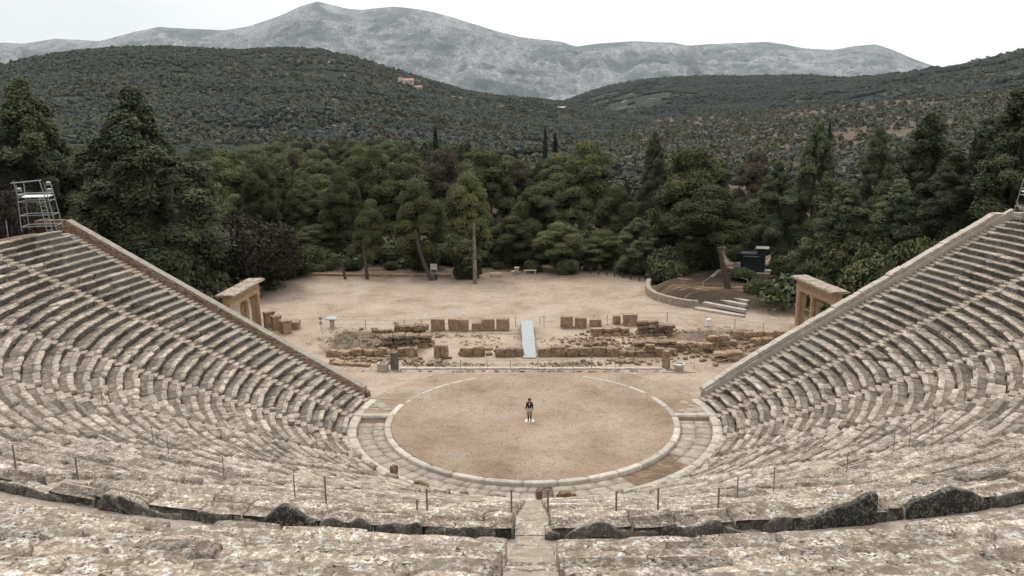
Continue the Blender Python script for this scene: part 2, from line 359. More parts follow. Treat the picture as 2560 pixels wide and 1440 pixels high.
# orchestra floor and the sunken channel ring round it
def oz(x,y):
    r=np.hypot(x,y); ch=sst(9.98,10.02,r)*(1-sst(12.5,12.55,r))*(y<.35)
    return -.20*ch+.012*fbm(x*.5,y*.5,0,3)-.0
def ocol(x,y):
    r=np.hypot(x,y); c=np.tile(np.array([.25,.20,.155]),(len(x),1)); w=sst(-.35,.4,fbm(x*.22,y*.22,11.,4)); c=c*(1-w[:,None])+np.array([.31,.252,.20])*w[:,None]
    e=sst(7.5,10,r)*.45*(y<4); c=c*(1-e[:,None])+np.array([.22,.155,.105])*e[:,None]
    e=np.exp(-((x+.2)**2+(y+1.)**2)/1.6)*.6; c=c*(1-e[:,None])+np.array([.25,.17,.12])*e[:,None]
    ch=((r>9.95)&(y<.4))*1.; c=c*(1-ch[:,None])+np.array([.15,.11,.08])*ch[:,None]; return c
g=polar('orchestra_floor',np.concatenate([np.linspace(.01,9.6,50),[9.9,9.98,10.02],np.linspace(10.3,12.3,9),[12.5,12.55,12.75]]),0,2*math.pi,360,oz,ocol,M['ground'],closed=True); g['kind']='structure'

# ------------------------------------------------------------------ seats
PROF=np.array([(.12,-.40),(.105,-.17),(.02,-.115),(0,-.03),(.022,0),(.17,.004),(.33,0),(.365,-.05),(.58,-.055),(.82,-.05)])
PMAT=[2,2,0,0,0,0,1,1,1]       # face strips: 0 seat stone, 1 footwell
def seat_blocks(a0,a1,r,z,seg=.33,ruin=0.,lo=.9,hi=2.2,prof=PROF,pm=PMAT,amp=1.,capm=0,modr=None):
    """one curved row of separate stone blocks between angles a0 and a1 (0 = towards the camera)"""
    V=[];F4=[];FC=[];mi=[];mc=[];tn=[];n=0;np_=len(prof); a=a0; fine=seg<.2
    while a<a1-1e-4:
        L=rng.uniform(lo,hi)/r; b=min(a+L,a1)
        if a1-b<.35/r: b=a1
        sunk=.2 if rng.random()<.014*ruin and (b-a)*r<1.6 else 0
        gap=(rng.uniform(.010,.040)*(1.5 if amp>1 else 1) if np_>8 else rng.uniform(.005,.02))/r; k=max(2,int((b-a)*r/seg)+1); t=np.linspace(a+gap,b-gap,k)
        dr=rng.normal(0,.014+.026*ruin)*amp; dz=rng.normal(0,.008+.015*ruin)*amp; tl=rng.normal(0,.008+.012*ruin)*amp; yaw=rng.normal(0,(.010+.008*ruin)*amp)
        P=prof.copy()
        brk=rng.random()<.04+.24*ruin
        if brk and np_>8:       # broken nosing
            s=rng.uniform(.05,.26); P[2:6,0]+=s*np.array([.4,.8,1,.35]); P[3:6,1]-=rng.uniform(.02,.16)*np.array([1,.8,.25])
        if ruin>1.5 and rng.random()<.3: dz-=.07
        dz-=sunk
        u=(t-(a+b)/2)*r
        rr=r+dr+P[None,:,0]+yaw*u[:,None]; zz=z+dz+P[None,:,1]+tl*u[:,None]-.0*P[None,:,0]
        X0=rr*np.sin(t)[:,None];Y0=-rr*np.cos(t)[:,None]
        q=.022*amp; f1=fbm(X0*2.6,Y0*2.6,zz*2.6,3)
        rr=rr+q*1.2*f1; zz=zz+q*.8*fbm(X0*3.3+40,Y0*3.3,zz*2,3)
        if fine:
            f2=fbm(X0*9,Y0*9,zz*9,3); zz=zz+.014*f2-.10*np.clip(fbm(X0*3+9,Y0*3,1.,3)-.25,0,1); rr=rr+.012*f2
        # worn ends
        e=np.minimum(np.abs(t-t[0]),np.abs(t-t[-1]))*r; er=np.exp(-e/.10); w=np.zeros(np_); w[1:max(2,np_-4)]=.7
        rr=rr+er[:,None]*w*.05*rng.uniform(.3,1.6); zz=zz-er[:,None]*w*.03*rng.uniform(.3,1.6)
        X=rr*np.sin(t)[:,None];Y=-rr*np.cos(t)[:,None]
        V.append(np.stack([X,Y,zz],-1).reshape(-1,3))
        I=np.arange(k-1)[:,None]*np_+n; J=np.arange(np_-1)[None]
        F4.append(np.stack([(I+J).ravel(),(I+J+1).ravel(),(I+J+1+np_).ravel(),(I+J+np_).ravel()],1)[:, ::-1]); mi+= (pm if rng.random()>.10 else [2,2]+[0]*(len(pm)-2) if np_>8 else pm)*(k-1)
        # two extra vertices close the ends
        bz=z+prof[0,1]-.02
        for q_,tt in((0,t[0]),(k-1,t[-1])):
            rb=rr[q_,-1]; V.append(np.array([[rb*math.sin(tt),-rb*math.cos(tt),bz]])); 
        base=n; e0=[base+j for j in range(np_)]+[base+k*np_]; e1=[base+(k-1)*np_+j for j in range(np_)]+[base+k*np_+1]
        FC.append(e0); FC.append(e1[::-1]); mc+=[capm,capm]; n+=k*np_+2; a=b; tn.append(np.full(k*np_+2,rng.normal(0,.15)+(.2 if rng.random()<.1 else 0)-(.18 if rng.random()<.15 else 0)))
    return (np.concatenate(V),[np.concatenate(F4),np.array(FC)],mi+mc,False,np.clip(np.concatenate(tn)*(.35 if np_<8 else 1),-.4,.4)) if V else None
def ordinal(i): return ['first','second','third','fourth','fifth','sixth'][i]
GS='wedges of stone seating between the stairways'
HW=.37
for k in range(-6,6):
    side='left' if k<0 else 'right'; i=(k+6) if k<0 else 5-k
    root=empty('seating_wedge',(12.6*math.sin((k+.5)*DL),-12.6*math.cos((k+.5)*DL),0),
        '%s wedge of worn stone seat rows counted from the %s retaining wall'%(ordinal(i),side),'seating',GS)
    for j in range(NR):
        r=R1+ROW*j; z=Z1+RISE*j; a0=k*DL+(HW+.02)/r; a1=(k+1)*DL-(HW+.02)/r
        if k==-6: a0=-TH-(oin(-1,r)-.80)/r
        if k==5: a1=TH+(oin(1,r)-.80)/r
        ruin=1.
        if j<3: ruin=2.
        if i==0: ruin=.55 if j>3 else 1.3
        fine=abs(k+.5)<1.2 and j>20
        # the clean cut replacement blocks at the wall end of each row
        pf=PROF.copy()
        if j==NR-1: pf[7:,0]=[.38,.55,.70]
        d=seat_blocks(a0,a1,r,z,.22 if fine else .33,ruin,prof=pf)
        if not d: continue
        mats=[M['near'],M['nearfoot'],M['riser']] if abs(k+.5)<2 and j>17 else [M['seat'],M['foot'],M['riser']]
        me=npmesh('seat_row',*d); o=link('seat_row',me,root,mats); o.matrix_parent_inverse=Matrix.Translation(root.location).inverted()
        if i==0 and j>3:
            L=rng.uniform(.8,1.8)+ .085*j; b0,b1=((a0,a0+L/r) if k<0 else (a1-L/r,a1))
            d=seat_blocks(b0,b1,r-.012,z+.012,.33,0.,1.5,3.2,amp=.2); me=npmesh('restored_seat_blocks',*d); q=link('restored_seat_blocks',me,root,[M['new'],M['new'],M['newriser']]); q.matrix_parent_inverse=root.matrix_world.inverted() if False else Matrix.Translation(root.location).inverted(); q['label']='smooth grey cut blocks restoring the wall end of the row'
# stairways
for k in range(-6,7):
    a=k*DL; mb=MB(); u=np.array([math.sin(a),-math.cos(a)]); root=None
    side='left' if k<0 else 'right'; i=6-abs(k)
    lab='central stairway running straight down from the camera to the orchestra' if k==0 else ('narrow stone stairway tight against the %s retaining wall'%side if i==0 else '%s stone stairway between seating wedges counted from the %s retaining wall'%(ordinal(i-1),side))
    root=empty('stairway',(12.5*u[0],12.5*u[1],0),lab,'stairs','radial stairways between the seating wedges')
    for j in range(NR*2):
        if j%2==0: r=R1-.02+ROW*(j//2); z=Z1-RISE/2+RISE*(j//2)-.03
        else: r=R1+.35+ROW*(j//2); z=Z1+RISE*(j//2)-.03
        if abs(k)==6: a=math.copysign(TH+(oin(k,r)-.40)/r,k); u=np.array([math.sin(a),-math.cos(a)])
        z=min(z,12.14); c=u*(r+.27); mb.rock((c[0],c[1],z-.15+rng.normal(0,.008)),(.735,.60,.30),rz=a+rng.normal(0,.02),sub=2,rough=.04,boxy=.95,m=int(rng.random()<.35))
    o=mb.build('steps',[M['step'],M['seat']] if i else [M['new'],M['step']],root); o.matrix_parent_inverse=Matrix.Translation(root.location).inverted()

# backrest row at the top of the lower tier, seen from behind, then the walkway, then the upper tier
BACKS=[[(-400,1140),(-120,1170),(-30,1198)],[(-25,1200),(40,1210),(80,1222),(120,1235),(150,1250)],[(154,1262),(200,1265),(238,1270)],[(243,1256),(262,1234),(300,1240),(350,1262),(400,1285),(450,1286)],
 [(462,1300),(492,1302)],[(500,1277),(540,1286),(575,1290)],[(582,1291),(612,1303),(648,1308)],[(655,1304),(680,1278),(703,1265),(735,1276),(775,1300),(790,1304)],[(798,1304),(822,1294),(868,1306)],[(872,1303),(900,1291),(932,1316)],
 [(938,1312),(985,1309),(1010,1314),(1052,1308)],[(1062,1322),(1110,1317),(1180,1316),(1238,1318)],
 [(1362,1332),(1380,1330),(1401,1336)],[(1406,1352),(1440,1326),(1490,1304),(1522,1306),(1545,1326),(1648,1330)],[(1656,1312),(1690,1318),(1742,1318),(1775,1302),(1806,1304)],[(1812,1318),(1860,1330),(1905,1326)],
 [(1912,1316),(1945,1292),(1984,1292)],[(1990,1300),(2050,1290),(2070,1275),(2130,1262),(2168,1236),(2196,1232)],[(2264,1268),(2290,1252),(2340,1236),(2385,1220),(2425,1228),(2475,1256)],[(2482,1244),(2560,1226),(2640,1214)],[(2650,1225),(2800,1190),(3000,1150)]]
def backrests():
    roots={}
    for blk in BACKS:
        pts=[]
        for px,py in blk:        # meet the cylinder of the seat backs
            d=ray(px,py); a_=d[0]**2+d[1]**2; b_=2*(CAM[0]*d[0]+CAM[1]*d[1]); c_=CAM[0]**2+CAM[1]**2-38.24**2; t=(-b_-math.sqrt(b_*b_-4*a_*c_))/2/a_; t2=(-b_+math.sqrt(b_*b_-4*a_*c_))/2/a_
            t=min(q for q in(t,t2) if q>0); p=CAM+t*d; pts.append((math.atan2(p[0],-p[1]),p[2]))
        k=int(math.floor(pts[0][0]/DL+.03)); side='left' if k<0 else 'right'
        if k not in roots: roots[k]=empty('backrest_row',(38*math.sin((k+.5)*DL),-38*math.cos((k+.5)*DL),12.1),'broken seat backs, black with lichen behind, %s %s'%(side,'of the central stairs' if k in(-1,0) else 'beyond the next stairs'),'seat backs','broken seat backs along the walkway')
        root=roots[k]; A=[p[0] for p in pts]; n=max(8,int((A[-1]-A[0])*38/.07)); t=np.linspace(A[0],A[-1],n); h=np.interp(t,A,[p[1] for p in pts]); ln=(A[-1]-A[0])*38
        h=np.minimum(h,13.15); h=h+.03*fbm(t*38*2.5,t*0,0.,3)+.02*fbm(t*38*9,t*0,2.,2); e=np.minimum(t-t[0],t[-1]-t)*38; h=h-.025*np.exp(-e/.05)
        lowz=12.26; P=[(37.90,12.05,0),(37.88,12.28,0),(37.92,None,-.05),(38.00,None,.0),(38.14,None,.012),(38.24,None,.0),(38.275,None,-.05),(38.29,'m',0),(38.31,11.95,0)]
        m=len(P); V=np.zeros((n,m,3))
        for q,(r,z,dz) in enumerate(P):
            zz=np.full(n,float(z)) if isinstance(z,float) else ((h+dz) if z is None else (h+11.95)/2)
            rr=r+.035*fbm(t*38*1.5+q,zz*3,q*.4,3)+.02*fbm(t*38*7,zz*7,q*3.,2)-.03*np.exp(-e/.06)*(q>4); V[:,q]=np.stack([rr*np.sin(t),-rr*np.cos(t),zz+.015*fbm(t*38*6,q*2.+zz*0,1.,2)],1)
        I=np.arange(n-1)[:,None]*m; J=np.arange(m-1)[None]
        Fq=np.stack([(I+J).ravel(),(I+J+1).ravel(),(I+J+1+m).ravel(),(I+J+m).ravel()],1)[:,::-1]
        mi=([0,0,0,0,2,1,1,1] if h.max()>12.72 else [0,0,0,0,0,2,2,1])*(n-1)+[0,0]
        o=link('seat_back',npmesh('seat_back',V.reshape(-1,3),[Fq,np.array([list(range(m)),list(range((n-1)*m,n*m))[::-1]])],mi),root,[M['near'],M['back'],M['backedge']]); o.matrix_parent_inverse=Matrix.Translation(root.location).inverted()
backrests()
mb=MB(); n=900; an=np.linspace(-2.2*DL,2.2*DL,n); V=[];Fq=[]
for a in an:
    for r,z in((38.25,12.16),(38.9,12.13),(40.15,12.15)): V.append((r*math.sin(a),-r*math.cos(a),z+.02*float(fbm(a*60,r,0.,2))))
for i in range(n-1):
    for j in range(2): Fq.append((i*3+j,i*3+j+1,i*3+4+j,i*3+3+j))
mb.add(V,Fq)
V=[];Fq=[]
for a in an:
    w_=.03*float(fbm(a*60,3.,0.,2)); gap_=min(abs(a-q*DL) for q in range(-3,4))*38<.42
    for r,z in((37.6,12.32),(38.10+w_,12.38+w_),(38.16+w_,12.30),(38.20+w_,12.05)): V.append((r*math.sin(a),-r*math.cos(a),min(z,12.08) if gap_ else z))
for i in range(n-1):
    for j in range(3): Fq.append((i*4+j,i*4+j+1,i*4+5+j,i*4+4+j))
mb.add(V,Fq,1); o=mb.build('walkway',[M['step'],M['backedge']]); tag(o,kind='structure')

UP1=.155    # upper stairs at +-9.9 degrees
UA=[-.52,-.345,-UP1-.012,0,UP1+.012,.345,.52]; UZ=13.2; UR=40.0; UROW=.78; URISE=.375
NPROF=np.array([(.10,-.42),(.085,-.2),(.02,-.12),(0,-.06),(.012,-.018),(.035,0),(.08,.004),(.14,0),(.20,.003),(.27,0),(.32,-.004),(.36,-.02),(.385,-.05),(.45,-.052),(.52,-.055),(.60,-.05),(.70,-.052),(.86,-.05)])
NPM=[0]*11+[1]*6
POD=NPROF.copy(); POD[0]=(.12,-1.15); POD[1]=(.10,-.45)
GU='near wedges of the upper seating tier'
labs=['far left near wedge of upper tier seating, beyond the second stair gap','lichen covered near seat blocks of the upper tier, left end beyond the small stair gap',
 'broad lichen covered seat blocks filling the lower left of the view beside the central stairs','broad lichen covered seat blocks filling the lower right of the view beside the central stairs',
 'lichen covered near seat blocks of the upper tier, right end beyond the small stair gap','far right near wedge of upper tier seating, beyond the second stair gap']
for w in range(6):
    b0,b1=UA[w],UA[w+1]; am=(b0+b1)/2
    root=empty('upper_seating_wedge',(UR*math.sin(am),-UR*math.cos(am),12.1),labs[w],'seating',GU)
    for j in range(13 if 0<w<5 else 6):
        r=UR+UROW*j; z=UZ+URISE*j+(.05 if w==2 else 0); hw=.40+.05*(j==0)
        vis=.085 if 0<w<5 and j<10 else .3
        d=seat_blocks(b0+hw/r,b1-hw/r,r,z,vis,.8,.9,2.6,prof=POD if j==0 else NPROF,pm=NPM,amp=1.2)
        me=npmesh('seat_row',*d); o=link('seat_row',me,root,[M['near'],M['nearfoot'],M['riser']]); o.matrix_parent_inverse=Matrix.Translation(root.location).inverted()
for a,lab in((0,'near upper stairs of rough blocks at the bottom centre of the view'),(UA[2],'narrow stair gap in the near left upper seats'),(UA[4],'narrow stair gap in the near right upper seats')):
    u=np.array([math.sin(a),-math.cos(a)]); root=empty('upper_stairway',(40*u[0],40*u[1],12.1),lab,'stairs','near stairways of the upper tier'); mb=MB()
    for j in range(-3,24):
        r=UR+.06+.39*j; z=UZ-.05+URISE/2*(j-1)
        if z<12.2: continue
        c=u*(r+.25); mb.rock((c[0],c[1],z-.2+rng.normal(0,.012)),(.80,.50+rng.normal(0,.02),.42),rz=a+rng.normal(0,.02),sub=3,rough=.06,boxy=.94,m=int(rng.random()<.4))
    o=mb.build('steps',[M['step'],M['nearfoot']],root); o.matrix_parent_inverse=Matrix.Translation(root.location).inverted()

# kerb slab round the channel, curb ring, paving, flush arc, end beams, centre stone
root=empty('kerb_ring',(0,-12.6,0),'flat worn kerb slabs at the foot of the first seat row','kerb'); a=-TH+.08
KP=np.array([(0,-.25),(0,.02),(.03,.045),(.3,.05),(.62,.05),(.66,.04)])
d=seat_blocks(-TH+.02,TH-.02,12.28,0.,.3,.35,1.2,2.6,prof=KP,pm=[0]*5,amp=.7); o=link('kerb_slabs',npmesh('kerb_slabs',*d),root,[M['curb']]); o.matrix_parent_inverse=Matrix.Translation(root.location).inverted()
CP=np.array([(0,-.15),(0,.02),(.03,.055),(.10,.075),(.33,.075),(.41,.06),(.45,.02),(.46,-.25)])
root=empty('curb_ring',(0,-10,0),'rounded pale stone curb circling the dirt orchestra','curb')
V=[];
a0,a1=-1.86,2.02
d=seat_blocks(a0,a1,9.80,.0,.25,0.,1.6,2.5,prof=CP,pm=[0]*7,amp=.12); o=link('curb_stones',npmesh('curb_stones',*d),root,[M['curb']]); o.matrix_parent_inverse=Matrix.Translation(root.location).inverted(); root.location=root.location+Vector((-.12,-.22,0))
FP=np.array([(0,-.1),(.0,.010),(.16,.014),(.31,.010),(.31,-.1)])
for s0,s1,lab in((-2.66,-1.87,'thin flush arc of white stone at the back left of the orchestra'),(2.10,2.72,'thin flush arc of white stone at the back right of the orchestra')):
    root=empty('flush_stone_arc',(9.9*math.sin((s0+s1)/2),-9.9*math.cos((s0+s1)/2),0),lab,'stone edging','flush stone arcs at the back of the orchestra')
    d=seat_blocks(s0,s1,9.8,0.,.3,0.,1.,2.,prof=FP,pm=[0]*4,amp=.1); o=link('edging_stones',npmesh('edging_stones',*d),root,[M['curb']]); o.matrix_parent_inverse=Matrix.Translation(root.location).inverted()
root=empty('channel_paving',(0,-11.2,-.2),'pale paving slabs in the sunken channel round the orchestra','paving'); Vs=[]
for r0,w in((10.2,.98),(11.2,1.06)):
    PP=np.array([(0.,-.1),(0,0),(w/2,.004),(w,0),(w,-.1)])
    for s0,s1 in((-1.52,-.35),(-.35,.02),(.10,.52),(.98,1.55)):
        if abs(s0-.98)<.01 and r0>11: s0=.9
        d=seat_blocks(s0,s1,r0,-.165,.3,.2 if s0<.5 else .5,.7,1.3,prof=PP,pm=[0]*4,amp=.35); o=link('paving_slabs',npmesh('paving_slabs',*d),root,[M['paving']]); o.matrix_parent_inverse=Matrix.Translation(root.location).inverted()
for s,lab in((-1,'rounded stone beam bridging the channel at its left end'),(1,'rounded stone beam bridging the channel at its right end')):
    mb=MB(); pts=[(s*x,.45,.0) for x in np.linspace(10.0,12.4,9)]
    V=[];Fq=[]; pr=[(-.27,-.24),(-.29,-.02),(-.22,.08),(-.08,.13),(.10,.13),(.24,.06),(.28,-.05),(.27,-.24)]
    for i,p in enumerate(pts):
        for q in pr: V.append((p[0],p[1]+q[0]*(1+.03*rng.normal()),q[1]+.006*rng.normal()))
    m=len(pr)
    for i in range(len(pts)-1):
        for j in range(m): 
            f=(i*m+j,i*m+(j+1)%m,(i+1)*m+(j+1)%m,(i+1)*m+j); Fq.append(f[::-1] if s>0 else f)
    mb.add(V,Fq+[tuple(range(m)),tuple(range((len(pts)-1)*m,len(pts)*m))]); o=mb.build('drain_beam',M['curb']); tag(o,lab,'stone beam','stone beams closing the channel')
    # remains of paving behind the beam
    pr=empty('paving_remnant',(s*11.4,2.2,0),'worn flush paving remnant behind the %s stone beam'%('left' if s<0 else 'right'),'paving','paving remnants beside the orchestra')
    for i in range(14):
        mb=MB(); x=s*rng.uniform(10.6,12.2); y=rng.uniform(.9,3.4)+(.6 if s<0 else 0); mb.box((x,y,.012),(rng.uniform(.35,.8),rng.uniform(.2,.5),.03),rz=rng.normal(0,.06),jit=.01); child(mb.build('paving_slab',M['paving']),pr)
o=MB(); cx,cy=at(1323.5,1052,.02); n=28; P=[(cx+.37*math.cos(t*2*math.pi/n)*(1+.02*rng.normal()),cy+.37*math.sin(t*2*math.pi/n)*(1+.02*rng.normal())) for t in range(n)]
o.prism(P,-.05,.035,top=[(cx+(p[0]-cx)*.96,cy+(p[1]-cy)*.96) for p in P]); o=o.build('centre_stone',M['marble']); tag(o,'round white marble centre stone under the standing person','stone disc')
# loose stones at the near rim of the channel
for i,(px,py,w,h,d_) in enumerate([(1348,1244,16,22,'upright'),(1418,1248,44,20,'long'),(985,1190,16,28,'tall pointed'),(1054,1222,40,20,'tapering'),(1160,1240,22,13,'small cracked'),(1117,1238,18,15,'low brown'),(1550,1235,20,10,'flat grey'),(1245,1248,36,12,'pale flat')]):
    x,y=at(px,py,.1); s=ppm(x,y); mb=MB(); mb.rock((x,y,.1+h/s*.45),(w/s,.35,h/s*1.1),rz=math.atan2(x,-y),rough=.2,boxy=.45); o=mb.build('loose_stone',M['ruin'],smooth=False)
    tag(o,'%s loose stone lying at the near edge of the paved channel'%d_,'stone','loose stones along the channel')

# ------------------------------------------------------------------ retaining walls
NW=np.array([math.sin(TH),-math.cos(TH)])     # along the wall, right side (mirror for left)
NN=np.array([ -NW[1],NW[0]])  # outward normal of the right wall
def wpt(s,r,o,z): o=o+oin(s,r); return (s*(NW[0]*r+NN[0]*o),NW[1]*r+NN[1]*o,z)
for s in(-1,1):
    left=s<0
    root=empty('retaining_wall',wpt(s,14,.5,0),('left rubble retaining wall with a long smooth grey coping' if left else 'right ashlar retaining wall with chipped separate coping blocks'),'wall','retaining walls at the ends of the seating')
    mb=MB(); cb=MB()
    r=13.6 if left else 13.2; r_end=38.1 if left else 37.4
    top=lambda r:cone(r)+((.10+.012*(r-13.5)) if left else .36+.2*float(sst(13,17,r)))
    w0,w1=(.42,1.0) if left else (.10,.66)
    while r<r_end-.05:
        L=rng.uniform(1.5,2.4) if left else rng.uniform(.8,1.5); e=min(r+L,r_end)
        if r_end-e<.4: e=r_end
        g_=.006 if left else .015; j=.0 if left else rng.normal(0,.03)
        mh=7 if not left else 3
        sec=[(w0,-.30),(w0,-.03),(w0+.03,0),(w1-.04,.02),(w1,-.02),(w1,-.32)]
        V=[];Fq=[]
        for i in range(mh):
            rr=r+g_+(e-r-2*g_)*i/(mh-1)
            for o_,dz in sec:
                k_=.012 if left else .035
                V.append(wpt(s,rr,o_+k_*rng.normal()*.6,top(rr)+dz+j+k_*rng.normal()*.5))
        m=len(sec)
        for i in range(mh-1):
            for q in range(m):
                f=(i*m+q,i*m+(q+1)%m,(i+1)*m+(q+1)%m,(i+1)*m+q); Fq.append(f[::-1] if s>0 else f)
        cb.add(V,Fq+[tuple(range(m)),tuple(range((mh-1)*m,mh*m))]); r=e
    o=child(cb.build('coping',M['new'] if left else M['curb']),root)
    V=[];Fq=[]; n=60
    for i in range(n+1):
        rr=13.3+(r_end-13.3)*i/n; t=top(rr)-.24
        for o_,z in((w0+.03,t-1.2),(w0+.04,t),(w1-.07,t),(w1+.12,-.6)): V.append(wpt(s,rr,o_,max(z,-.6)))
    for i in range(n):
        for q in range(3):
            f=(i*4+q,i*4+q+1,i*4+5+q,i*4+4+q); Fq.append(f[::-1] if s>0 else f)
    mb.add(V,Fq+[(0,1,2,3),(n*4+3,n*4+2,n*4+1,n*4)]); o=child(mb.build('wall_body',M['rubble'] if left else M['curb']),root)
    mb=MB()
    if left:
        for i in range(2200):
            rr=rng.uniform(13.4,38.6); q=rng.uniform(0,1); o_=-.02+q*.46; z=cone(rr)-.30+q*(.22+.012*(rr-13.5))
            p=wpt(s,rr,o_,z); sz=rng.uniform(.10,.28)
            mb.rock(p,(sz*1.2,sz,sz*.8),rz=rng.uniform(0,3),sub=1,rough=.2,boxy=.6)
        o=child(mb.build('rubble_face',M['rubble']),root)
    else:
        for c_ in range(2):
            r=13.3
            while r<38.5:
                L=rng.uniform(.7,1.5); V=[]
                for rr in(r+.004,r+L-.004):
                    for o_,dz in((-.03+c_*.03,-.62),(-.03+c_*.03+.02*rng.normal()*.5,-.24),(.3,-.24),(.3,-.62)): V.append(wpt(s,rr,o_,cone(rr)+dz+c_*.385))
                mb.add(V,[(0,1,2,3),(7,6,5,4),(0,4,5,1),(1,5,6,2),(3,2,6,7)]); r+=L
        o=child(mb.build('ashlar_face',M['curb']),root)
    mb=MB(); zt=top(r_end)
    for i in range(9 if not left else 3):
        p=wpt(s,r_end+.1+i*.9+.4,.4,zt-.22-(0.02*i)); a_=math.atan2(NW[1],NW[0]*s); mb.box(p,(.88,.6,.5),rz=a_,jit=.02)
    o=child(mb.build('top_blocks',M['curb'] if not left else M['rubble']),root)

# ------------------------------------------------------------------ stage ruins
def groundz(x,y): return float(gz(np.array([x]),np.array([y]))[0])
back_blocks=[(1094,828,33,30,.9,'left end, metal hook on top'),(1136,828,31,30,.9,'second from the left end'),(1160,829,22,29,.7,'narrow with slanting sides'),(1191,829,24,21,.7,'low and weathered'),(1220,828,31,30,.9,'squarish, left of a close pair'),(1257,828,32,30,.9,'squarish, nearest the grey ramp on its left'),
 (1417,822,31,30,.9,'squarish, nearest the grey ramp on its right'),(1452,822,29,27,.8,'with a clipped upper left corner'),(1489,818,29,19,.7,'low with a sloping right side'),(1542,812,19,22,.7,'small and narrow with a notched top'),(1576,816,34,29,.9,'broad, at the right end')]
for px,py,w,h,dp,d_ in back_blocks:
    x,y=at(px,py,0); s=ppm(x,y); mb=MB(); H=h/s*1.02; mb.rock((x,y+dp/2,H/2-.03),(w/s,dp,H*1.04),rough=.035,boxy=.93,sub=3); o=mb.build('ashlar_block',M['poros']); tag(o,'upright squared stone block by the rope fence, %s'%d_,'stone block','squared stone blocks in a row along the rope fence')
def ruin(name,pts,lab,courses=2,hh=.45,th=.7,Lr=(.6,1.3),m='ruin',rough=.08,z0=0.,jag=.22,ends=None):
    """wall of irregular stones along a line of photo ground points"""
    mb=MB(); P=[at(*p,z0) for p in pts]
    for i in range(len(P)-1):
        (x0,y0),(x1,y1)=P[i],P[i+1]; L=math.hypot(x1-x0,y1-y0); rz=math.atan2(y1-y0,x1-x0)
        for c in range(courses):
            t=rng.uniform(-.1,.2)
            while t<L-.1:
                l=rng.uniform(*Lr); 
                if c==courses-1 and rng.random()<jag*.45: t+=l; continue
                hgt=hh*rng.uniform(.85,1.12); xx=x0+(x1-x0)*(t+l/2)/L; yy=y0+(y1-y0)*(t+l/2)/L+th/2
                mb.rock((xx,yy+rng.normal(0,.05),z0+c*hh+hgt/2-.04),(l*.98,th*rng.uniform(.75,1.15),hgt*rng.uniform(.8,1.1)),rz=rz+rng.normal(0,.09),rough=rough*1.7,boxy=rng.uniform(.6,.88),sub=3)
                t+=l
    o=mb.build(name,M[m]); tag(o,lab,'ruined wall','low ruined walls of the stage building'); return o
ruin('ruined_wall',[(1148,893),(1306,893)],'low wall of squared blocks left of the grey ramp foot',1,.85,.6,(.7,1.2),'ruin')
ruin('ruined_wall',[(1345,893),(1545,893)],'low wall of tall squared blocks right of the grey ramp foot',1,.85,.6,(.8,1.3),'ruin',.05,jag=.1)
ruin('ruined_wall',[(1546,893),(1610,893)],'low wall of tilted stones beside the right stub pillar',1,.5,.6,(.7,1.1),'ruin',.09)
ruin('ruined_wall',[(1610,892),(1672,892)],'tall two course wall behind the right stub pillar',3,.38,.6,(.7,1.2),'ruin')
ruin('ruined_wall',[(815,894),(940,893)],'row of large low brown boulders at the left of the stage front',1,.72,.8,(.9,1.4),'poros',.08,jag=0)
ruin('ruined_wall',[(940,893),(1035,893)],'two course ruined wall behind the left stub pillar',2,.42,.7,(.6,1.1),'ruin')
ruin('ruined_wall',[(950,872),(1060,868)],'piled rubble wall of thin courses in the left middle of the stage',3,.40,1.2,(.6,1.2),'ruin')
ruin('ruined_wall',[(985,840),(1062,838)],'heap of rounded grey stones behind the left stage wall',2,.5,.9,(.5,.9),'ruin',.14)
ruin('ruined_wall',[(930,834),(985,834)],'short line of half buried stones left of the rounded stone heap',1,.35,.6,(.6,1.,),'ruin')
ruin('ruined_wall',[(1478,842),(1570,840)],'two course wall of pinkish blocks below the right end block',2,.40,.8,(.7,1.2),'poros')
ruin('ruined_wall',[(1590,842),(1680,840)],'four course block pier at the bend of the rope fence',4,.38,.9,(.6,1.1),'ruin',jag=.8)
ruin('ruined_wall',[(1580,872),(1690,870)],'long flat stones in the right middle of the stage',2,.34,1.,(.9,1.8),'ruin')
ruin('ruined_wall',[(1466,868),(1520,868)],'small tumbled stones behind the right front wall',1,.45,.7,(.4,.8),'ruin',.14)
ruin('ruined_wall',[(1690,880),(1760,885)],'reddish boulder wall in the right wing of the stage',2,.5,.7,(.8,1.3),'poros')
ruin('ruined_wall',[(1765,880),(1822,878)],'dark tall block wall in the right wing of the stage',3,.5,.7,(.9,1.3),'poros')
ruin('ruined_wall',[(1835,850),(1960,846)],'upright pale slabs at the far right of the stage',1,.75,.5,(.5,1.2),'poros',jag=.1)
ruin('ruined_wall',[(1770,868),(1910,862)],'long low course of blocks under the upright slabs',1,.6,.7,(.9,1.5),'poros')
ruin('ruined_wall',[(1780,906),(1850,905)],'two large squared blocks beside the right parodos rope',2,.45,.9,(1.1,1.6),'poros',jag=0)
ruin('ruined_wall',[(1010,895),(1036,895)],'single upright brown stone closing the left front wall',1,1.1,.5,(.75,.8),'poros',jag=0)
ruin('ruined_wall',[(1087,897),(1108,897)],'single upright pale stone left of the stage opening',1,1.25,.5,(.62,.66),'poros',jag=0)
ruin('ruined_wall',[(830,912),(905,918)],'two low sunken reddish stones in the left parodos',1,.3,.7,(.8,1.5),'poros')
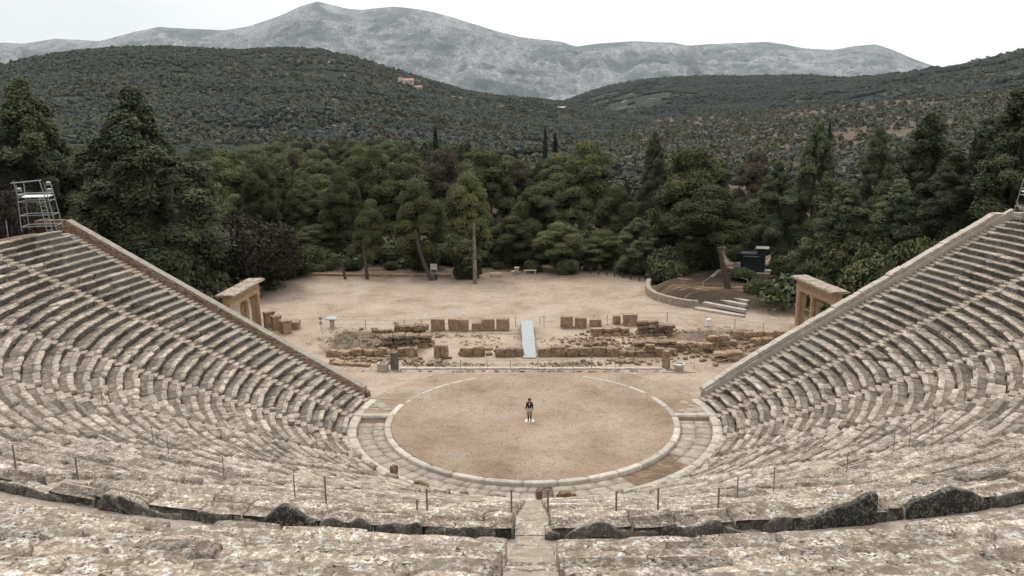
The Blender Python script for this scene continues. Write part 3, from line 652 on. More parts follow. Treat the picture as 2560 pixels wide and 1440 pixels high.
# loose rubble and dry weeds between the walls
mb=MB(); spots=[(980,860,60,30,120),(1500,860,70,28,110),(1620,860,70,30,150),(1740,880,80,24,120),(1000,905,90,8,50),(900,900,60,10,50),(1850,868,70,18,80),(1560,905,90,6,40),(1200,880,70,8,30),(1640,830,50,10,50),(1030,838,60,10,50),(1420,884,60,6,30)]
for cx_,cy_,rx_,ry_,n_ in spots:
    for _ in range(n_):
        x,y=at(cx_+rng.normal(0,rx_*.6),min(cy_+rng.normal(0,ry_*.6),915),0); q=rng.uniform(.10,.42)**1.0; mb.rock((x,y,q*.25),(q*rng.uniform(.8,1.5),q,q*.7),rz=rng.uniform(0,3),sub=1,rough=.25,boxy=.5)
tag(mb.build('rubble',M['ruin']),'loose rubble scattered among the low stage walls','rubble',kind='stuff')
Vs=[]
for cx_,cy_,rx_,ry_,n_,hh in [(860,852,70,26,420,.22),(1800,838,120,16,420,.25),(1110,912,110,7,260,.14),(1430,912,110,7,260,.14),(1330,929,330,1.2,160,.12),(1170,842,110,6,120,.2),(1440,848,100,6,100,.2),(1480,870,80,14,120,.2),(1680,868,60,20,120,.25),(1390,866,60,12,70,.12),(1200,858,80,12,70,.12)]:
    for _ in range(int(n_*.45)):
        x,y=at(cx_+rng.normal(0,rx_*.55),cy_+rng.normal(0,ry_*.55),0); q=9; dd=rdir(q); dd[:,2]=np.abs(dd[:,2]); Vs.append((np.array([x,y,.02]),dd*rng.uniform(.5,1.2)*hh))
WEEDS=Vs
# stylobate: long white sill of the stage front
mb=MB()
for a_,b_ in((1000,1330),(1332,1500),(1500,1655)):
    x0,y0=at(a_,924,0);x1,y1=at(b_,924,0); n=int((x1-x0)/1.2)+1
    for i in range(n): mb.box((x0+(x1-x0)*(i+.5)/n,y0+.2,.04),((x1-x0)/n-.02,.42,.12),jit=.012)
tag(mb.build('stage_sill',M['curb']),'long thin white stone sill along the front of the stage','sill')
mb=MB()
for a_,b_,yy in((1195,1300,870-36),(1345,1460,0)):
    if yy: 
        x0,y0=at(a_,yy,0);x1,y1=at(b_,yy,0); mb.box(((x0+x1)/2,y0,.02),(x1-x0,.35,.08),jit=.02)
tag(mb.build('buried_sill',M['curb']),'pale sill stone half buried below the left row of upright blocks','sill')
# fluted stub pillars
for px,py,w,h,lab,mm in((987,925,21,44,'short dark half column stump beside the left stone basin','back'),(1665,922,20,45,'short pale fluted stump beside the right round basin','poros')):
    x,y=at(px,py,0); s=ppm(x,y); root=empty('pillar_stump',(x,y,0),lab,'pillar','stub pillars at the ends of the stage'); H=h/s*1.05; r=w/s/2
    P=[];n=40
    for i in range(n):
        t=2*math.pi*i/n; rr=r*(1-.14*abs(math.sin(5*t))); P.append((x+rr*math.cos(t),y+rr*math.sin(t)))
    mb=MB(); mb.prism(P,0,H,top=[(x+(a-x)*.94,y+(b-y)*.94) for a,b in P]); child(mb.build('shaft',stone('stump_stone',(.20,.16,.135),(.10,.08,.07),(.3,.27,.22),.3,.6,1.3) if mm=='back' else M['poros']),root)
    mb=MB(); mb.box((x,y,.03),(r*2.7,r*2.5,.10),jit=.02); child(mb.build('plinth',M['curb']),root)
# basins
x,y=at(956,930,0); root=empty('stone_basin',(x,y,0),'square pale stone basin with a broken hollow top at the left of the stage','basin','stone basins at the ends of the stage')
s=ppm(x,y); w=25/s
mb=MB(); mb.box((x,y+.3,.27),(w,.6,.56),jit=.015); child(mb.build('body',M['curb']),root)
mb=MB()
for dx,dy,sx,sy in((-w/2+.06,.3,.14,.6),(w/2-.06,.3,.14,.6),(0,.03,w,.12),(0,.57,w,.12)): mb.box((x+dx,y+dy,.62),(sx,sy,.16),jit=.02)
child(mb.build('rim',M['curb']),root)
x,y=at(1697,928,0); root=empty('stone_basin',(x,y,0),'round pale stone basin on a tapering foot at the right of the stage','basin','stone basins at the ends of the stage')
def ring(x,y,r,n=28,e=1.): return [(x+r*math.cos(2*math.pi*i/n),y+e*r*math.sin(2*math.pi*i/n)) for i in range(n)]
mb=MB(); mb.prism(ring(x,y,.33),0,.45,top=ring(x,y,.40)); child(mb.build('foot',M['curb']),root)
mb=MB(); mb.prism(ring(x,y,.40),.45,.56,top=ring(x,y,.46)); 
pts=[(x+.42*math.cos(t),y+.42*math.sin(t),.60+(.03 if math.cos(t)>0 else 0)) for t in np.linspace(0,2*math.pi,25)[:-1]]; pts.append(pts[0]); mb.tube(pts,.075,8); child(mb.build('bowl',M['marble'],smooth=True),root)
mb=MB(); mb.box((x+.05,y-.25,.05),(2.6,.25,.1),jit=.02); mb.box((x-1.2,y+.2,.05),(.3,.9,.1),jit=.02); tag(mb.build('basin_kerb',M['curb']),'low broken kerb framing the right round basin','kerb')
# ramp
(x0,y0),(x1,y1)=at(1307.5,896,.02),at(1340.5,896,.02); (x2,y2),(x3,y3)=at(1302,803,.55),at(1331.5,803,.55)
root=empty('walkway_ramp',((x0+x1)/2,y0,0),'smooth grey ramp running over the ruined stage','ramp')
mb=MB(); n=5
for i in range(n):
    a,b=i/n+.0008,(i+1)/n-.0008; L=lambda p,q,t:p+(q-p)*t
    zz=lambda t:.10+.5*min(1,t*2.2)
    V=[(L(x0,x2,a),L(y0,y2,a),zz(a)),(L(x1,x3,a),L(y1,y3,a),zz(a)),(L(x1,x3,b),L(y1,y3,b),zz(b)),(L(x0,x2,b),L(y0,y2,b),zz(b))]; V+=[(v[0],v[1],v[2]-.07) for v in V]
    mb.add(V,[(0,1,2,3),(7,6,5,4),(0,4,5,1),(1,5,6,2),(2,6,7,3),(3,7,4,0)])
child(mb.build('deck',M['ramp']),root)
mb=MB()
for t in(.02,.3,.6,.95):
    for (ax,ay,bx,by) in((x0,y0,x2,y2),(x1,y1,x3,y3)): mb.box((ax+(bx-ax)*t,ay+(by-ay)*t,(.03+.5*min(1,t*2.2))/2-.02),(.08,.08,.03+.5*min(1,t*2.2)))
child(mb.build('ramp_legs',M['metal']),root)

# ------------------------------------------------------------------ fences
def fence(lab,base,h=1.0,wires=(.97,.5),r=.032,mt='metal',foot=False,z=0.,wr=.016,group='rope and post fences of the site'):
    P=[at(px,py,z) for px,py in base]; root=empty('post_fence',(*P[0],z),lab,'fence',group)
    for x,y in P:
        mb=MB(); gz_=z-.05; mb.tube([(x,y,gz_),(x,y,z+h)],r,8); child(mb.build('post',M[mt]),root)
        if foot: mb=MB(); mb.prism(ring(x,y,.14,12),z,z+.05,top=ring(x,y,.08,12)); child(mb.build('post_foot',M['marble']),root)
    for w in wires:
        mb=MB()
        for (a,b),(c,d) in zip(P[:-1],P[1:]):
            n=8; L=math.hypot(c-a,d-b); mb.tube([(a+(c-a)*t,b+(d-b)*t,z+w-.035*L/5*4*t*(1-t)) for t in np.linspace(0,1,n)],wr,4,cap=False)
        child(mb.build('wire',M[mt]),root)
fence('thin wire fence crossing the plaza behind the left half of the stage',[(730,822),(803,822),(914,823),(1011,824),(1054,822),(1110,820),(1201,818),(1262,816),(1289,816)])
fence('thin wire fence behind the right row of upright blocks',[(1350,815),(1360,815),(1485,812),(1518,811),(1593,806),(1668,804)])
fence('wire fence running from the bend down to the right gate',[(1668,804),(1765,815),(1837,822),(1908,832),(1975,843),(2040,852)])
fence('thin wire fence along the front edge of the stage',[(862,922),(919,922),(997,926),(1043,928),(1092,928),(1152,928),(1218,928),(1276,928),(1345,928),(1405,927),(1478,927),(1538,926),(1655,928)],wires=(.95,),r=.024,foot=True,wr=.011)
fence('rope rail slanting up to the right retaining wall',[(1735,926),(1860,898)],.9,(.85,.4),.03,'rope',wr=.018)

# ------------------------------------------------------------------ stone gates
def gate(s,base,lab):
    """two openings between three posts, entablature and projecting cornice"""
    x,y,rz,z=base; root=empty('stone_gate',(x,y,z),lab,'gate','stone gateways at the ends of the parodoi',rz=rz)
    W_,Hh=7.4,3.62
    for px_,w in((-W_/2+.34,.66),(.55*s,.6),(W_/2-.34,.66)):
        mb=MB(); mb.box((px_,0,Hh/2),(w,.62,Hh),jit=.006,taper=.94); mb.box((px_+(.42 if px_<W_/2-.5 else -.42)*0,.0,Hh-.14),(w+.10,.72,.24)); 
        mb.box((px_,-.32,Hh/2-.1),(w*.45,.1,Hh-.3)); mb.build('gate_post',M['gate'],root)
    for px_ in(-W_/2+.8,.55*s-.42,.55*s+.42,W_/2-.8):
        mb=MB(); mb.box((px_,.14,(Hh-.5)/2),(.22,.3,Hh-.5)); mb.build('door_jamb',M['gate'],root)
    mb=MB(); mb.box((-W_/4,0,1.9),(W_/2-.5,.12,.10)); mb.build('cross_bar',M['poros'],root)
    mb=MB(); mb.box((0,0,Hh+.20),(W_+.05,.66,.42),jit=.006); mb.box((0,-.0,Hh+.455),(W_+.16,.76,.09)); mb.box((0,0,Hh+.78),(W_+.02,.62,.56),jit=.006); mb.box((0,0,Hh+1.10),(W_+.2,.84,.09)); mb.build('lintel',M['gate'],root)
    mb=MB()
    for i in range(8):
        mb.box((-W_/2-.3+(i+.5)*(W_+.6)/8,0,Hh+1.235),((W_+.6)/8-.012,1.75,.17),jit=.012)
        mb.box((-W_/2-.3+(i+.5)*(W_+.6)/8,0.02,Hh+1.335),((W_+.5)/8-.012,1.45,.05),jit=.02)
    mb.build('cornice',M['seat'],root)
gate(1,(-28.2,21.9,R_(88),0.),'left stone gateway with a slab roofed cornice rising behind the left wall')
gate(-1,(27.1,21.9,R_(-81),.0),'right stone gateway with three pillars rising behind the right wall')
# stepped wall blocks beside the left gate
for i,(px,py,w,h,rz) in enumerate([(672,820,18,38,-.9),(690,826,17,34,-.9),(712,834,26,30,-.9),(736,824,22,17,0)]):
    x,y=at(px,py,0); s=ppm(x,y); mb=MB(); mb.box((x,y+.3,h/s/2),(w/s,.9,h/s),rz=rz,jit=.02); mb.box((x,y+.3,h/s+.05),(w/s*1.1,1.,.12),rz=rz,jit=.02)
    tag(mb.build('stepped_pier',M['poros']),'%s of the stepped stone piers right of the left gateway'%['tallest','second tallest','third','lowest separate'][i],'pier','stepped piers beside the left gateway')

# ------------------------------------------------------------------ small things on the plaza
def sign_small(px,py):
    x,y=at(px,py,0); root=empty('small_sign',(x,y,0),'small double sign on a thin post at the rope fence','sign')
    mb=MB(); mb.tube([(x,y,0),(x,y,1.25)],.02); child(mb.build('post',M['metal']),root)
    mb=MB(); mb.box((x,y-.03,1.12),(.34,.02,.24)); child(mb.build('upper_plate',M['metal']),root)
    mb=MB(); mb.box((x,y-.03,.62),(.26,.02,.22),ry=-.15); child(mb.build('lower_plate',plain('dark_red_plate',(.10,.03,.025),.5)),root)
    mb=MB(); mb.box((x,y-.045,.62),(.18,.01,.05),ry=-.15); child(mb.build('white_bar',M['white']),root)
sign_small(803,823)
x,y=at(831,818,0); root=empty('information_lectern',(x,y,0),'information lectern with a slanted board on a stone foot','lectern')
mb=MB(); mb.box((x,y,.45),(.42,.35,.9),jit=.01); child(mb.build('foot',M['curb']),root)
mb=MB(); mb.box((x,y-.05,.98),(1.15,.62,.05),rx=.45); child(mb.build('board',plain('lectern_board',(.16,.16,.15),.4)),root)
mb=MB(); mb.box((x,y-.062,1.012),(1.0,.5,.008),rx=.45); child(mb.build('board_print',plain('board_print',(.34,.35,.33),.5)),root)
x,y=at(1770,816,0); root=empty('white_cabinet',(x,y,0),'small white cabinet standing at the right rope fence','cabinet'); mb=MB(); mb.box((x,y,.36),(.42,.3,.72)); child(mb.build('body',M['white']),root); mb=MB(); mb.box((x,y,.745),(.47,.36,.05)); child(mb.build('lid',M['white']),root)
mb=MB(); mb.box((x,y+.02,.02),(.6,.4,.06)); child(mb.build('base',M['curb']),root)
def bench(px,py,lab):
    x,y=at(px,py,0); s=ppm(x,y); w=31/s; z=groundz(x,y); root=empty('stone_bench',(x,y,z),lab,'bench','pale stone benches along the back of the plaza')
    mb=MB(); mb.box((x,y,z+.44),(w,.42,.10),jit=.006); child(mb.build('seat',M['curb']),root)
    for q in(-1,1): mb=MB(); mb.box((x+q*(w/2-.16),y,z+.19),(.16,.36,.42),jit=.006); child(mb.build('leg',M['curb']),root)
for px,py,l in((1240,691,'stone bench nearest the bare trunked pine'),(1325,684,'stone bench right of the stone cube'),(1408,678,'stone bench in front of the darkest trees'),(1467,675,'stone bench behind the first bollards')): bench(px,py,l)
for px,py,w,h,l in((1292,684,10,15,'small pale stone block among the benches'),(1283,686,8,8,'low stone lump left of the small pale block'),(1499,672,9,12,'grey stone block right of the last bench')):
    x,y=at(px,py,0); s=ppm(x,y); mb=MB(); mb.box((x,y,h/s/2),(w/s,.5,h/s),jit=.02); mb.box((x,y,h/s+.03),(w/s*1.15,.6,.08),jit=.02); tag(mb.build('stone_cube',M['curb']),l,'stone block')
for i,(px,py) in enumerate([(1476.5,684),(1496,687),(1517,688.5),(1536,692),(1556,695),(1577,698.5),(1599,702),(1620,705)]):
    x,y=at(px,py,0); root=empty('bollard',(x,y,0),'%s dark bollard from the left in the row closing the plaza'%(ordinal(i) if i<6 else ['seventh','last'][i-6]),'bollard','dark bollards closing the plaza')
    mb=MB(); mb.tube([(x,y,-.05),(x,y,.62)],.085,12); child(mb.build('shaft',M['dmetal']),root); mb=MB(); mb.tube([(x,y,.62),(x,y,.69)],[.085,.04],12); child(mb.build('cap',M['dmetal']),root)
# kerb wall at the back of the plaza
mb=MB(); P=[at(712,688,0),at(800,689,0),at(960,691,0),at(1128,692,0)]
for (a,b),(c,d) in zip(P[:-1],P[1:]):
    L=math.hypot(c-a,d-b); n=int(L/1.5)+1
    for i in range(n):
        t=(i+.5)/n; mb.box((a+(c-a)*t,b+(d-b)*t,.15),(L/n-.02,.45,.42),rz=math.atan2(d-b,c-a),jit=.015)
tag(mb.build('kerb_wall',M['poros']),'long low kerb wall closing the back left of the plaza','wall')
mb=MB(); (a,b),(c,d)=at(1131,694,0),at(1178,694,0); mb.box(((a+c)/2,b,.03),(c-a,.3,.1),jit=.01); tag(mb.build('kerb_strip',M['curb']),'thin pale kerb strip right of the notice board','kerb')
# notice board, bin, plates
x,y=at(1085,690,0); root=empty('notice_board',(x,y,0),'tall white notice board on two posts behind the leaning pine trunk','notice board'); s=ppm(x,y)
for q in(-.42,.42): mb=MB(); mb.tube([(x+q,y,0),(x+q,y,1.65)],.035); child(mb.build('post',M['white']),root)
mb=MB(); mb.box((x,y,1.25),(.9,.05,.80)); child(mb.build('panel',M['white']),root)
for q,w in((-.62,.25),(1.1,.25)): 
    mb=MB(); mb.tube([(x+q*1.5,y+.2,0),(x+q*1.5,y+.2,.6)],.02); mb.box((x+q*1.5,y+.17,.62),(w,.03,.24)); tag(mb.build('small_plate',M['metal']),'small pale plate on a stake %s the notice board'%('left of' if q<0 else 'right of'),'sign')
x,y=at(1090,700,0); root=empty('litter_bin',(x,y,0),'black litter bin beside the foot of the leaning pine','bin'); mb=MB(); mb.tube([(x,y,.1),(x,y,.75)],[.2,.25],14); child(mb.build('body',M['dmetal']),root); mb=MB(); mb.tube([(x,y,.74),(x,y,.82)],[.27,.2],14); child(mb.build('lid',M['dmetal']),root)
x,y=at(1025,695,0); mb=MB(); mb.prism(ring(x,y,.22,12),0,.06,top=ring(x,y,.15,12)); mb.tube([(x,y,.05),(x-.05,y,1.)],.025); tag(mb.build('barrier_stand',M['metal']),'lone metal barrier stand on a round foot','stand')
# mound wall, steps, rope, hut, car
root=empty('mound_wall',(15,40,0),'curved low stone wall holding the earth mound right of the plaza','wall'); mb=MB()
WP=[at(px,py,0) for px,py in((1632,706),(1622,716),(1619,728),(1625,740),(1640,750),(1662,757),(1690,764),(1718,769),(1745,771))]
for (a,b),(c,d) in zip(WP[:-1],WP[1:]):
    L=math.hypot(c-a,d-b); n=max(1,round(L/.9)); 
    for i in range(n): t=(i+.5)/n; mb.rock((a+(c-a)*t,b+(d-b)*t+.2,.38),(L/n*1.05,.55,.92),rz=math.atan2(d-b,c-a),rough=.04,boxy=.9)
child(mb.build('wall_stones',M['step']),root)
root=empty('mound_steps',(20,31,0),'flight of five worn stone steps climbing the mound at the right','steps')
for i,(pa,pb) in enumerate([((1738,772),(1862,792)),((1760,758),(1866,778)),((1778,747),(1868,765)),((1798,738),(1872,755)),((1840,737),(1880,745))]):
    z=.12+.22*i; (a,b),(c,d)=at(*pa,z),at(*pb,z); L=math.hypot(c-a,d-b); n=max(2,int(L/1.1)); rz=math.atan2(d-b,c-a); mb=MB()
    for q in range(n): t=(q+.5)/n; mb.rock((a+(c-a)*t,b+(d-b)*t+.25,z-.05),(L/n*.99,.6,.34),rz=rz,rough=.03,boxy=.93)
    child(mb.build('step',M['curb']),root)
fence('small rope enclosure on posts on top of the mound',[(1757,722),(1800,690),(1868,716)],.85,(.8,),.04,'rope',z=1.2,wr=.015)
x,y=at(1883,683,1.0); HX,HY=x,y; zb=groundz(x,y)-.05; root=empty('ticket_hut',(x,y,zb),'dark wooden hut with a slatted mono pitch roof at the right of the plaza','hut',rz=R_(-18))
mb=MB(); mb.box((-.1,0,1.15),(2.9,2.0,2.3)); mb.box((.95,.1,2.6),(1.0,1.6,.7)); mb.build('hut_wall',M['hut'],root)
mb=MB()
for i in range(6): mb.box((.95,-.75+i*.34,3.02),(1.6,.2,.05),ry=.0,rx=.12)
mb.build('roof',M['roof'],root); mb=MB(); mb.box((-.6,-.2,2.34),(1.9,1.9,.06)); mb.build('lower_roof',M['dmetal'],root)
mb=MB(); mb.box((-.3,-1.02,2.05),(1.9,.06,.12)); mb.build('counter_lamp_rail',M['metal'],root)
mb=MB(); 
for i in range(5): mb.box((-.2,-1.01,.35+i*.4),(2.3,.03,.03))
mb.build('shutter_battens',M['dmetal'],root)
mb=MB(); mb.box((0,-.1,.02),(4.2,3.2,.1)); mb.build('floor_slab',M['curb'],root)
# parked car half hidden by the hut
x,y=at(1853,672,.6); z=groundz(x,y); root=empty('parked_car',(x,y,z),'salmon pink parked car half hidden behind the dark hut','car',rz=R_(20))
mb=MB(); mb.box((0,0,.55),(4.0,1.7,.55),taper=.95); mb.box((0,0,.35),(4.1,1.66,.3)); mb.build('body',M['carpaint'],root)
mb=MB(); mb.box((.2,0,1.08),(2.3,1.5,.52),taper=.74); mb.build('windows',M['glass'],root); mb=MB(); mb.box((.2,0,1.36),(1.7,1.15,.06)); mb.build('roof',M['carpaint'],root)
for a in(-1.25,1.25):
    for b in(-.82,.82): mb=MB(); mb.tube([(a,b-.09,.3),(a,b+.09,.3)],.3,14); mb.build('wheel',M['tyre'],root)
for b in(-.6,.6): mb=MB(); mb.box((-2.03,b,.58),(.08,.3,.14)); mb.build('headlight',M['white'],root)
# seat wall near the hut and grey bin far behind
(a,b),(c,d)=at(1780,690,1.4),at(1800,672,1.4); mb=MB(); mb.box(((a+c)/2,(b+d)/2,1.2),(math.hypot(c-a,d-b),.45,.3),rz=math.atan2(d-b,c-a)); tag(mb.build('long_stone_seat',M['curb']),'pale stone beam seat pointing away beside the mound pine','bench')
x,y=at(1944,628,.5); z=groundz(x,y); root=empty('waste_container',(x,y,z),'grey waste container on the dirt track behind the hut','bin'); mb=MB(); mb.box((x,y,z+.55),(1.2,.8,1.05),taper=1.06); child(mb.build('body',M['metal']),root); mb=MB(); mb.box((x,y,z+1.13),(1.35,.95,.1)); child(mb.build('lid',M['white']),root)

# ------------------------------------------------------------------ lamp scaffolds on the top walkway
def tower(px,py,pxs,lab,mir=1,rz=0.,zb=12.75):
    x,y=at(px,py,zb); s=ppm(x,y,zb); k=pxs/s    # height in metres
    root=empty('lighting_scaffold',(x,y,zb),lab,'scaffold','tube scaffolds at the ends of the top walkway',rz=rz)
    w=2.4;d=1.6;H1=k*.66
    L=[(-w/2,-d/2),(w/2,-d/2),(w/2,d/2),(-w/2,d/2)]; T=[(-w/2+.05,-d/2+.0),(w/2-.45,-d/2+.1),(w/2-.45,d/2-.1),(-w/2+.05,d/2)]
    for (a,b),(c,e) in zip(L,T): mb=MB(); mb.tube([(a*mir,b,-.2),(c*mir,e,H1+.9)],.034); mb.build('leg',M['metal'],root)
    for t in(.06,.45,.93,1.18):
        mb=MB(); q=[((a+(c-a)*t/1.3)*mir,b+(e-b)*t/1.3,(H1+.3)*t/1.25) for (a,b),(c,e) in zip(L,T)]
        for i in range(4): mb.tube([q[i],q[(i+1)%4]],.027)
        mb.build('rail',M['metal'],root)
    mb=MB(); mb.box((-.15*mir,0,H1*.98),(w*.8,d*.95,.07)); mb.build('platform',M['white'],root)
    mb=MB()
    for q in(0,.38): mb.tube([((w/2-.55+q)*mir,-d/2-.35,-.3),((w/2-.95+q)*mir,-d/2-.02,H1)],.03)
    for i in range(9): t=(i+.5)/9; mb.tube([((w/2-.55-.4*t)*mir,-d/2-.35+.33*t,-.3+(H1+.3)*t),((w/2-.17-.4*t)*mir,-d/2-.35+.33*t,-.3+(H1+.3)*t)],.022)
    mb.build('ladder',M['metal'],root)
    mb=MB(); mb.tube([(-w/2*mir+.05,-d/2,H1),(-w/2*mir-.1*mir,-d/2,k)],.04); mb.tube([((w/2-.5)*mir,-d/2,H1),((w/2-.75)*mir,-d/2,k)],.04); mb.tube([(-w/2*mir-.3*mir,-d/2,k-.2),((w/2-.6)*mir,-d/2,k-.02)],.04); mb.build('top_frame',M['metal'],root)
    for a,h in((-w/2+.25,H1+.55),(-w/2+.25,H1+.1),(w/2-.1,H1+.95),(w/2-.1,H1+.45)):
        mb=MB(); mb.box((a*mir,-d/2-.1,h),(.26,.2,.24),rx=.3); mb.build('floodlight',M['metal'],root)
tower(106,567,118,'leaning tube scaffold with ladder and floodlights at the left end of the top row',1,R_(14),12.9)
tower(2585,545,100,'tube scaffold with ladder cut by the right edge of the view',-1,R_(-10),12.9)
x,y=at(18,575,12.8); mb=MB(); mb.tube([(x,y,12.),(x,y,13.5)],.04); tag(mb.build('marker_post',M['metal']),'thin short pole left of the leaning scaffold','post')

# ------------------------------------------------------------------ low posts among the seats
def on_cone(px,py):
    d=ray(px,py); best=None
    for t in np.arange(12,90,.05):
        p=CAM+t*d; r=math.hypot(p[0],p[1]); zc=cone(r)+.12 if r<38 else (UZ+.48*(r-40)-.05)
        if p[2]<=zc and r>12.3: return p[0],p[1],zc
    return None
for px,py,h in [(40,1172,46),(196,1203,44),(383,1106,38),(421,1130,34),(560,1190,46),(737,1235,45),(815,1251,56),(1068,1273,40),(1279,1287,42),(1370,1283,42),(1540,1298,37),(1645,1265,42),(1795,1282,36),(1843,1239,42),(1934,1221,50),(2117,1175,42),(2233,1128,50),(2273,1115,50),(2332,1080,44),(2411,1005,38),(2411,995,30),(2422,940,30),(2407,892,30),(2300,922,30),(2168,970,32),(2035,1018,30),(1909,1055,26),(295,905,28),(256,1008,28),(777,1070,30),(154,852,18),(1035+8,1270-1,14)]:
    p=on_cone(px,py)
    if not p: continue
    s=ppm(*p); root=empty('marker_post',(p[0],p[1],p[2]-.1),'slim upright metal post standing among the stone seats','post','slim posts along the stairways')
    mb=MB(); H=h/s*1.12+.1; mb.tube([(0,0,0),(0,0,H)],.016 if s<95 else .021,8); mb.build('pole',M['post'],root); mb=MB(); mb.tube([(0,0,H),(0,0,H+.02)],.028,8); mb.build('cap',M['post'],root)

# ------------------------------------------------------------------ person on the centre stone
px_,py_=at(1324,1052,.04)
root=empty('person',(px_,py_,.04),'person in black jacket, beige skirt and black boots standing on the centre stone','person','people' and None,rz=0)
def skin(name,verts,edges,rad,m,parent,sub=2,root_i=0):
    me=bpy.data.meshes.new(name); me.from_pydata(verts,edges,[]); o=link(name,me,parent,[m])
    md=o.modifiers.new('skin','SKIN'); md.use_smooth_shade=True
    for i,r in enumerate(rad): me.skin_vertices[0].data[i].radius=(r,r) if not hasattr(r,'__len__') else r
    me.skin_vertices[0].data[root_i].use_root=True
    sb=o.modifiers.new('sub','SUBSURF'); sb.levels=sub; sb.render_levels=sub; return o
# facing -y (towards the camera); standing 1.64 m
bv=[(0,0,.86),(0,0,1.02),(0,0.01,1.20),(0,.01,1.34),(0,0,1.41),(0,-.01,1.50),(0,-.015,1.57)]
be=[(0,1),(1,2),(2,3),(3,4),(4,5),(5,6)]; br=[(.14,.10),(.115,.085),(.14,.095),(.13,.08),(.05,.05),(.075,.085),(.065,.08)]
for s in(-1,1):
    n=len(bv); bv+=[(s*.155,.0,1.33),(s*.205,.01,1.08),(s*.235,-.02,.85),(s*.245,-.03,.79)]; be+=[(3,n),(n,n+1),(n+1,n+2),(n+2,n+3)]; br+=[.052,.042,.031,(.02,.034)]
    for i,(dx,dy,L) in enumerate([(.0,-.034,.070),(.004,-.012,.080),(.002,.010,.075),(-.002,.030,.060)]):
        k=len(bv); bv+=[(s*(.247+dx),-.03+dy,.745),(s*(.245+dx),-.035+dy,.745-L*.5),(s*(.236+dx),-.040+dy,.745-L)]; be+=[(n+3,k),(k,k+1),(k+1,k+2)]; br+=[.010,.009,.008]
    k=len(bv); bv+=[(s*.235,-.070,.775),(s*.232,-.085,.735)]; be+=[(n+3,k),(k,k+1)]; br+=[.012,.010]
    n=len(bv); bv+=[(s*.085,0,.80),(s*.09,-.01,.46),(s*.085,.01,.12),(s*.085,.0,.05),(s*.10,-.12,.03)]; be+=[(0,n),(n,n+1),(n+1,n+2),(n+2,n+3),(n+3,n+4)]; br+=[.085,.058,.036,.038,.034]
skin('body',bv,be,br,M['skin'],root)
mb=MB()    # facial features
mb.box((0,-.098,1.52),(.024,.035,.045),taper=.6); mb.build('nose',M['skin'],root)
for s in(-1,1): mb=MB(); mb.tube([(s*.03,-.088,1.545),(s*.03,-.096,1.545)],.009,8); mb.build('eye',M['boots'],root); mb=MB(); mb.box((s*.078,0,1.53),(.018,.035,.06)); mb.build('ear',M['skin'],root)
mb=MB(); mb.box((0,-.088,1.475),(.05,.02,.014)); mb.build('mouth',M['carpaint'],root)
V=[];hb=MB()
hb.rock((0,.03,1.57),(.20,.21,.20),sub=2,rough=.03,boxy=.1); hb.rock((-.072,.02,1.46),(.06,.12,.24),sub=2,rough=.05,boxy=.2); hb.rock((.072,.02,1.46),(.06,.12,.24),sub=2,rough=.05,boxy=.2); hb.rock((0,.075,1.44),(.17,.08,.28),sub=2,rough=.05,boxy=.2); hb.build('hair',M['hair'],root,smooth=True)
jv=[(0,0,.90),(0,0,1.05),(0,.01,1.20),(0,.01,1.33),(0,0,1.39)];je=[(0,1),(1,2),(2,3),(3,4)];jr=[(.165,.125),(.145,.11),(.165,.12),(.15,.10),(.075,.07)]
for s in(-1,1): n=len(jv); jv+=[(s*.16,0,1.32),(s*.207,.01,1.08),(s*.235,-.02,.87)]; je+=[(3,n),(n,n+1),(n+1,n+2)]; jr+=[.075,.060,.048]
skin('jacket',jv,je,jr,M['jacket'],root)
mb=MB(); mb.rock((0,-.135,1.27),(.10,.05,.12),rough=.1,boxy=.4); mb.box((-.005,-.145,1.13),(.022,.02,.26)); mb.build('scarf',M['shirt'],root)
mb=MB(); n=20
P0=[(.145*math.cos(t),.105*math.sin(t)) for t in np.linspace(0,2*math.pi,n+1)[:-1]]; P1=[(.195*math.cos(t)*(1+.05*math.cos(7*t)),.14*math.sin(t)*(1+.05*math.cos(7*t))) for t in np.linspace(0,2*math.pi,n+1)[:-1]]
mb.prism(P1,.50,.95,top=P0); mb.build('skirt',M['cloth'],root,smooth=True)
for s in(-1,1):
    skin('boot',[(s*.09,-.005,.50),(s*.088,.0,.30),(s*.085,.01,.12),(s*.085,.0,.06),(s*.10,-.13,.04)],[(0,1),(1,2),(2,3),(3,4)],[.066,.064,.048,.05,.042],M['boots'],root,1)
    mb=MB(); mb.rock((s*.095,-.06,.03),(.10,.26,.07),sub=2,rough=.02,boxy=.5); mb.build('shoe',M['shoe'],root)

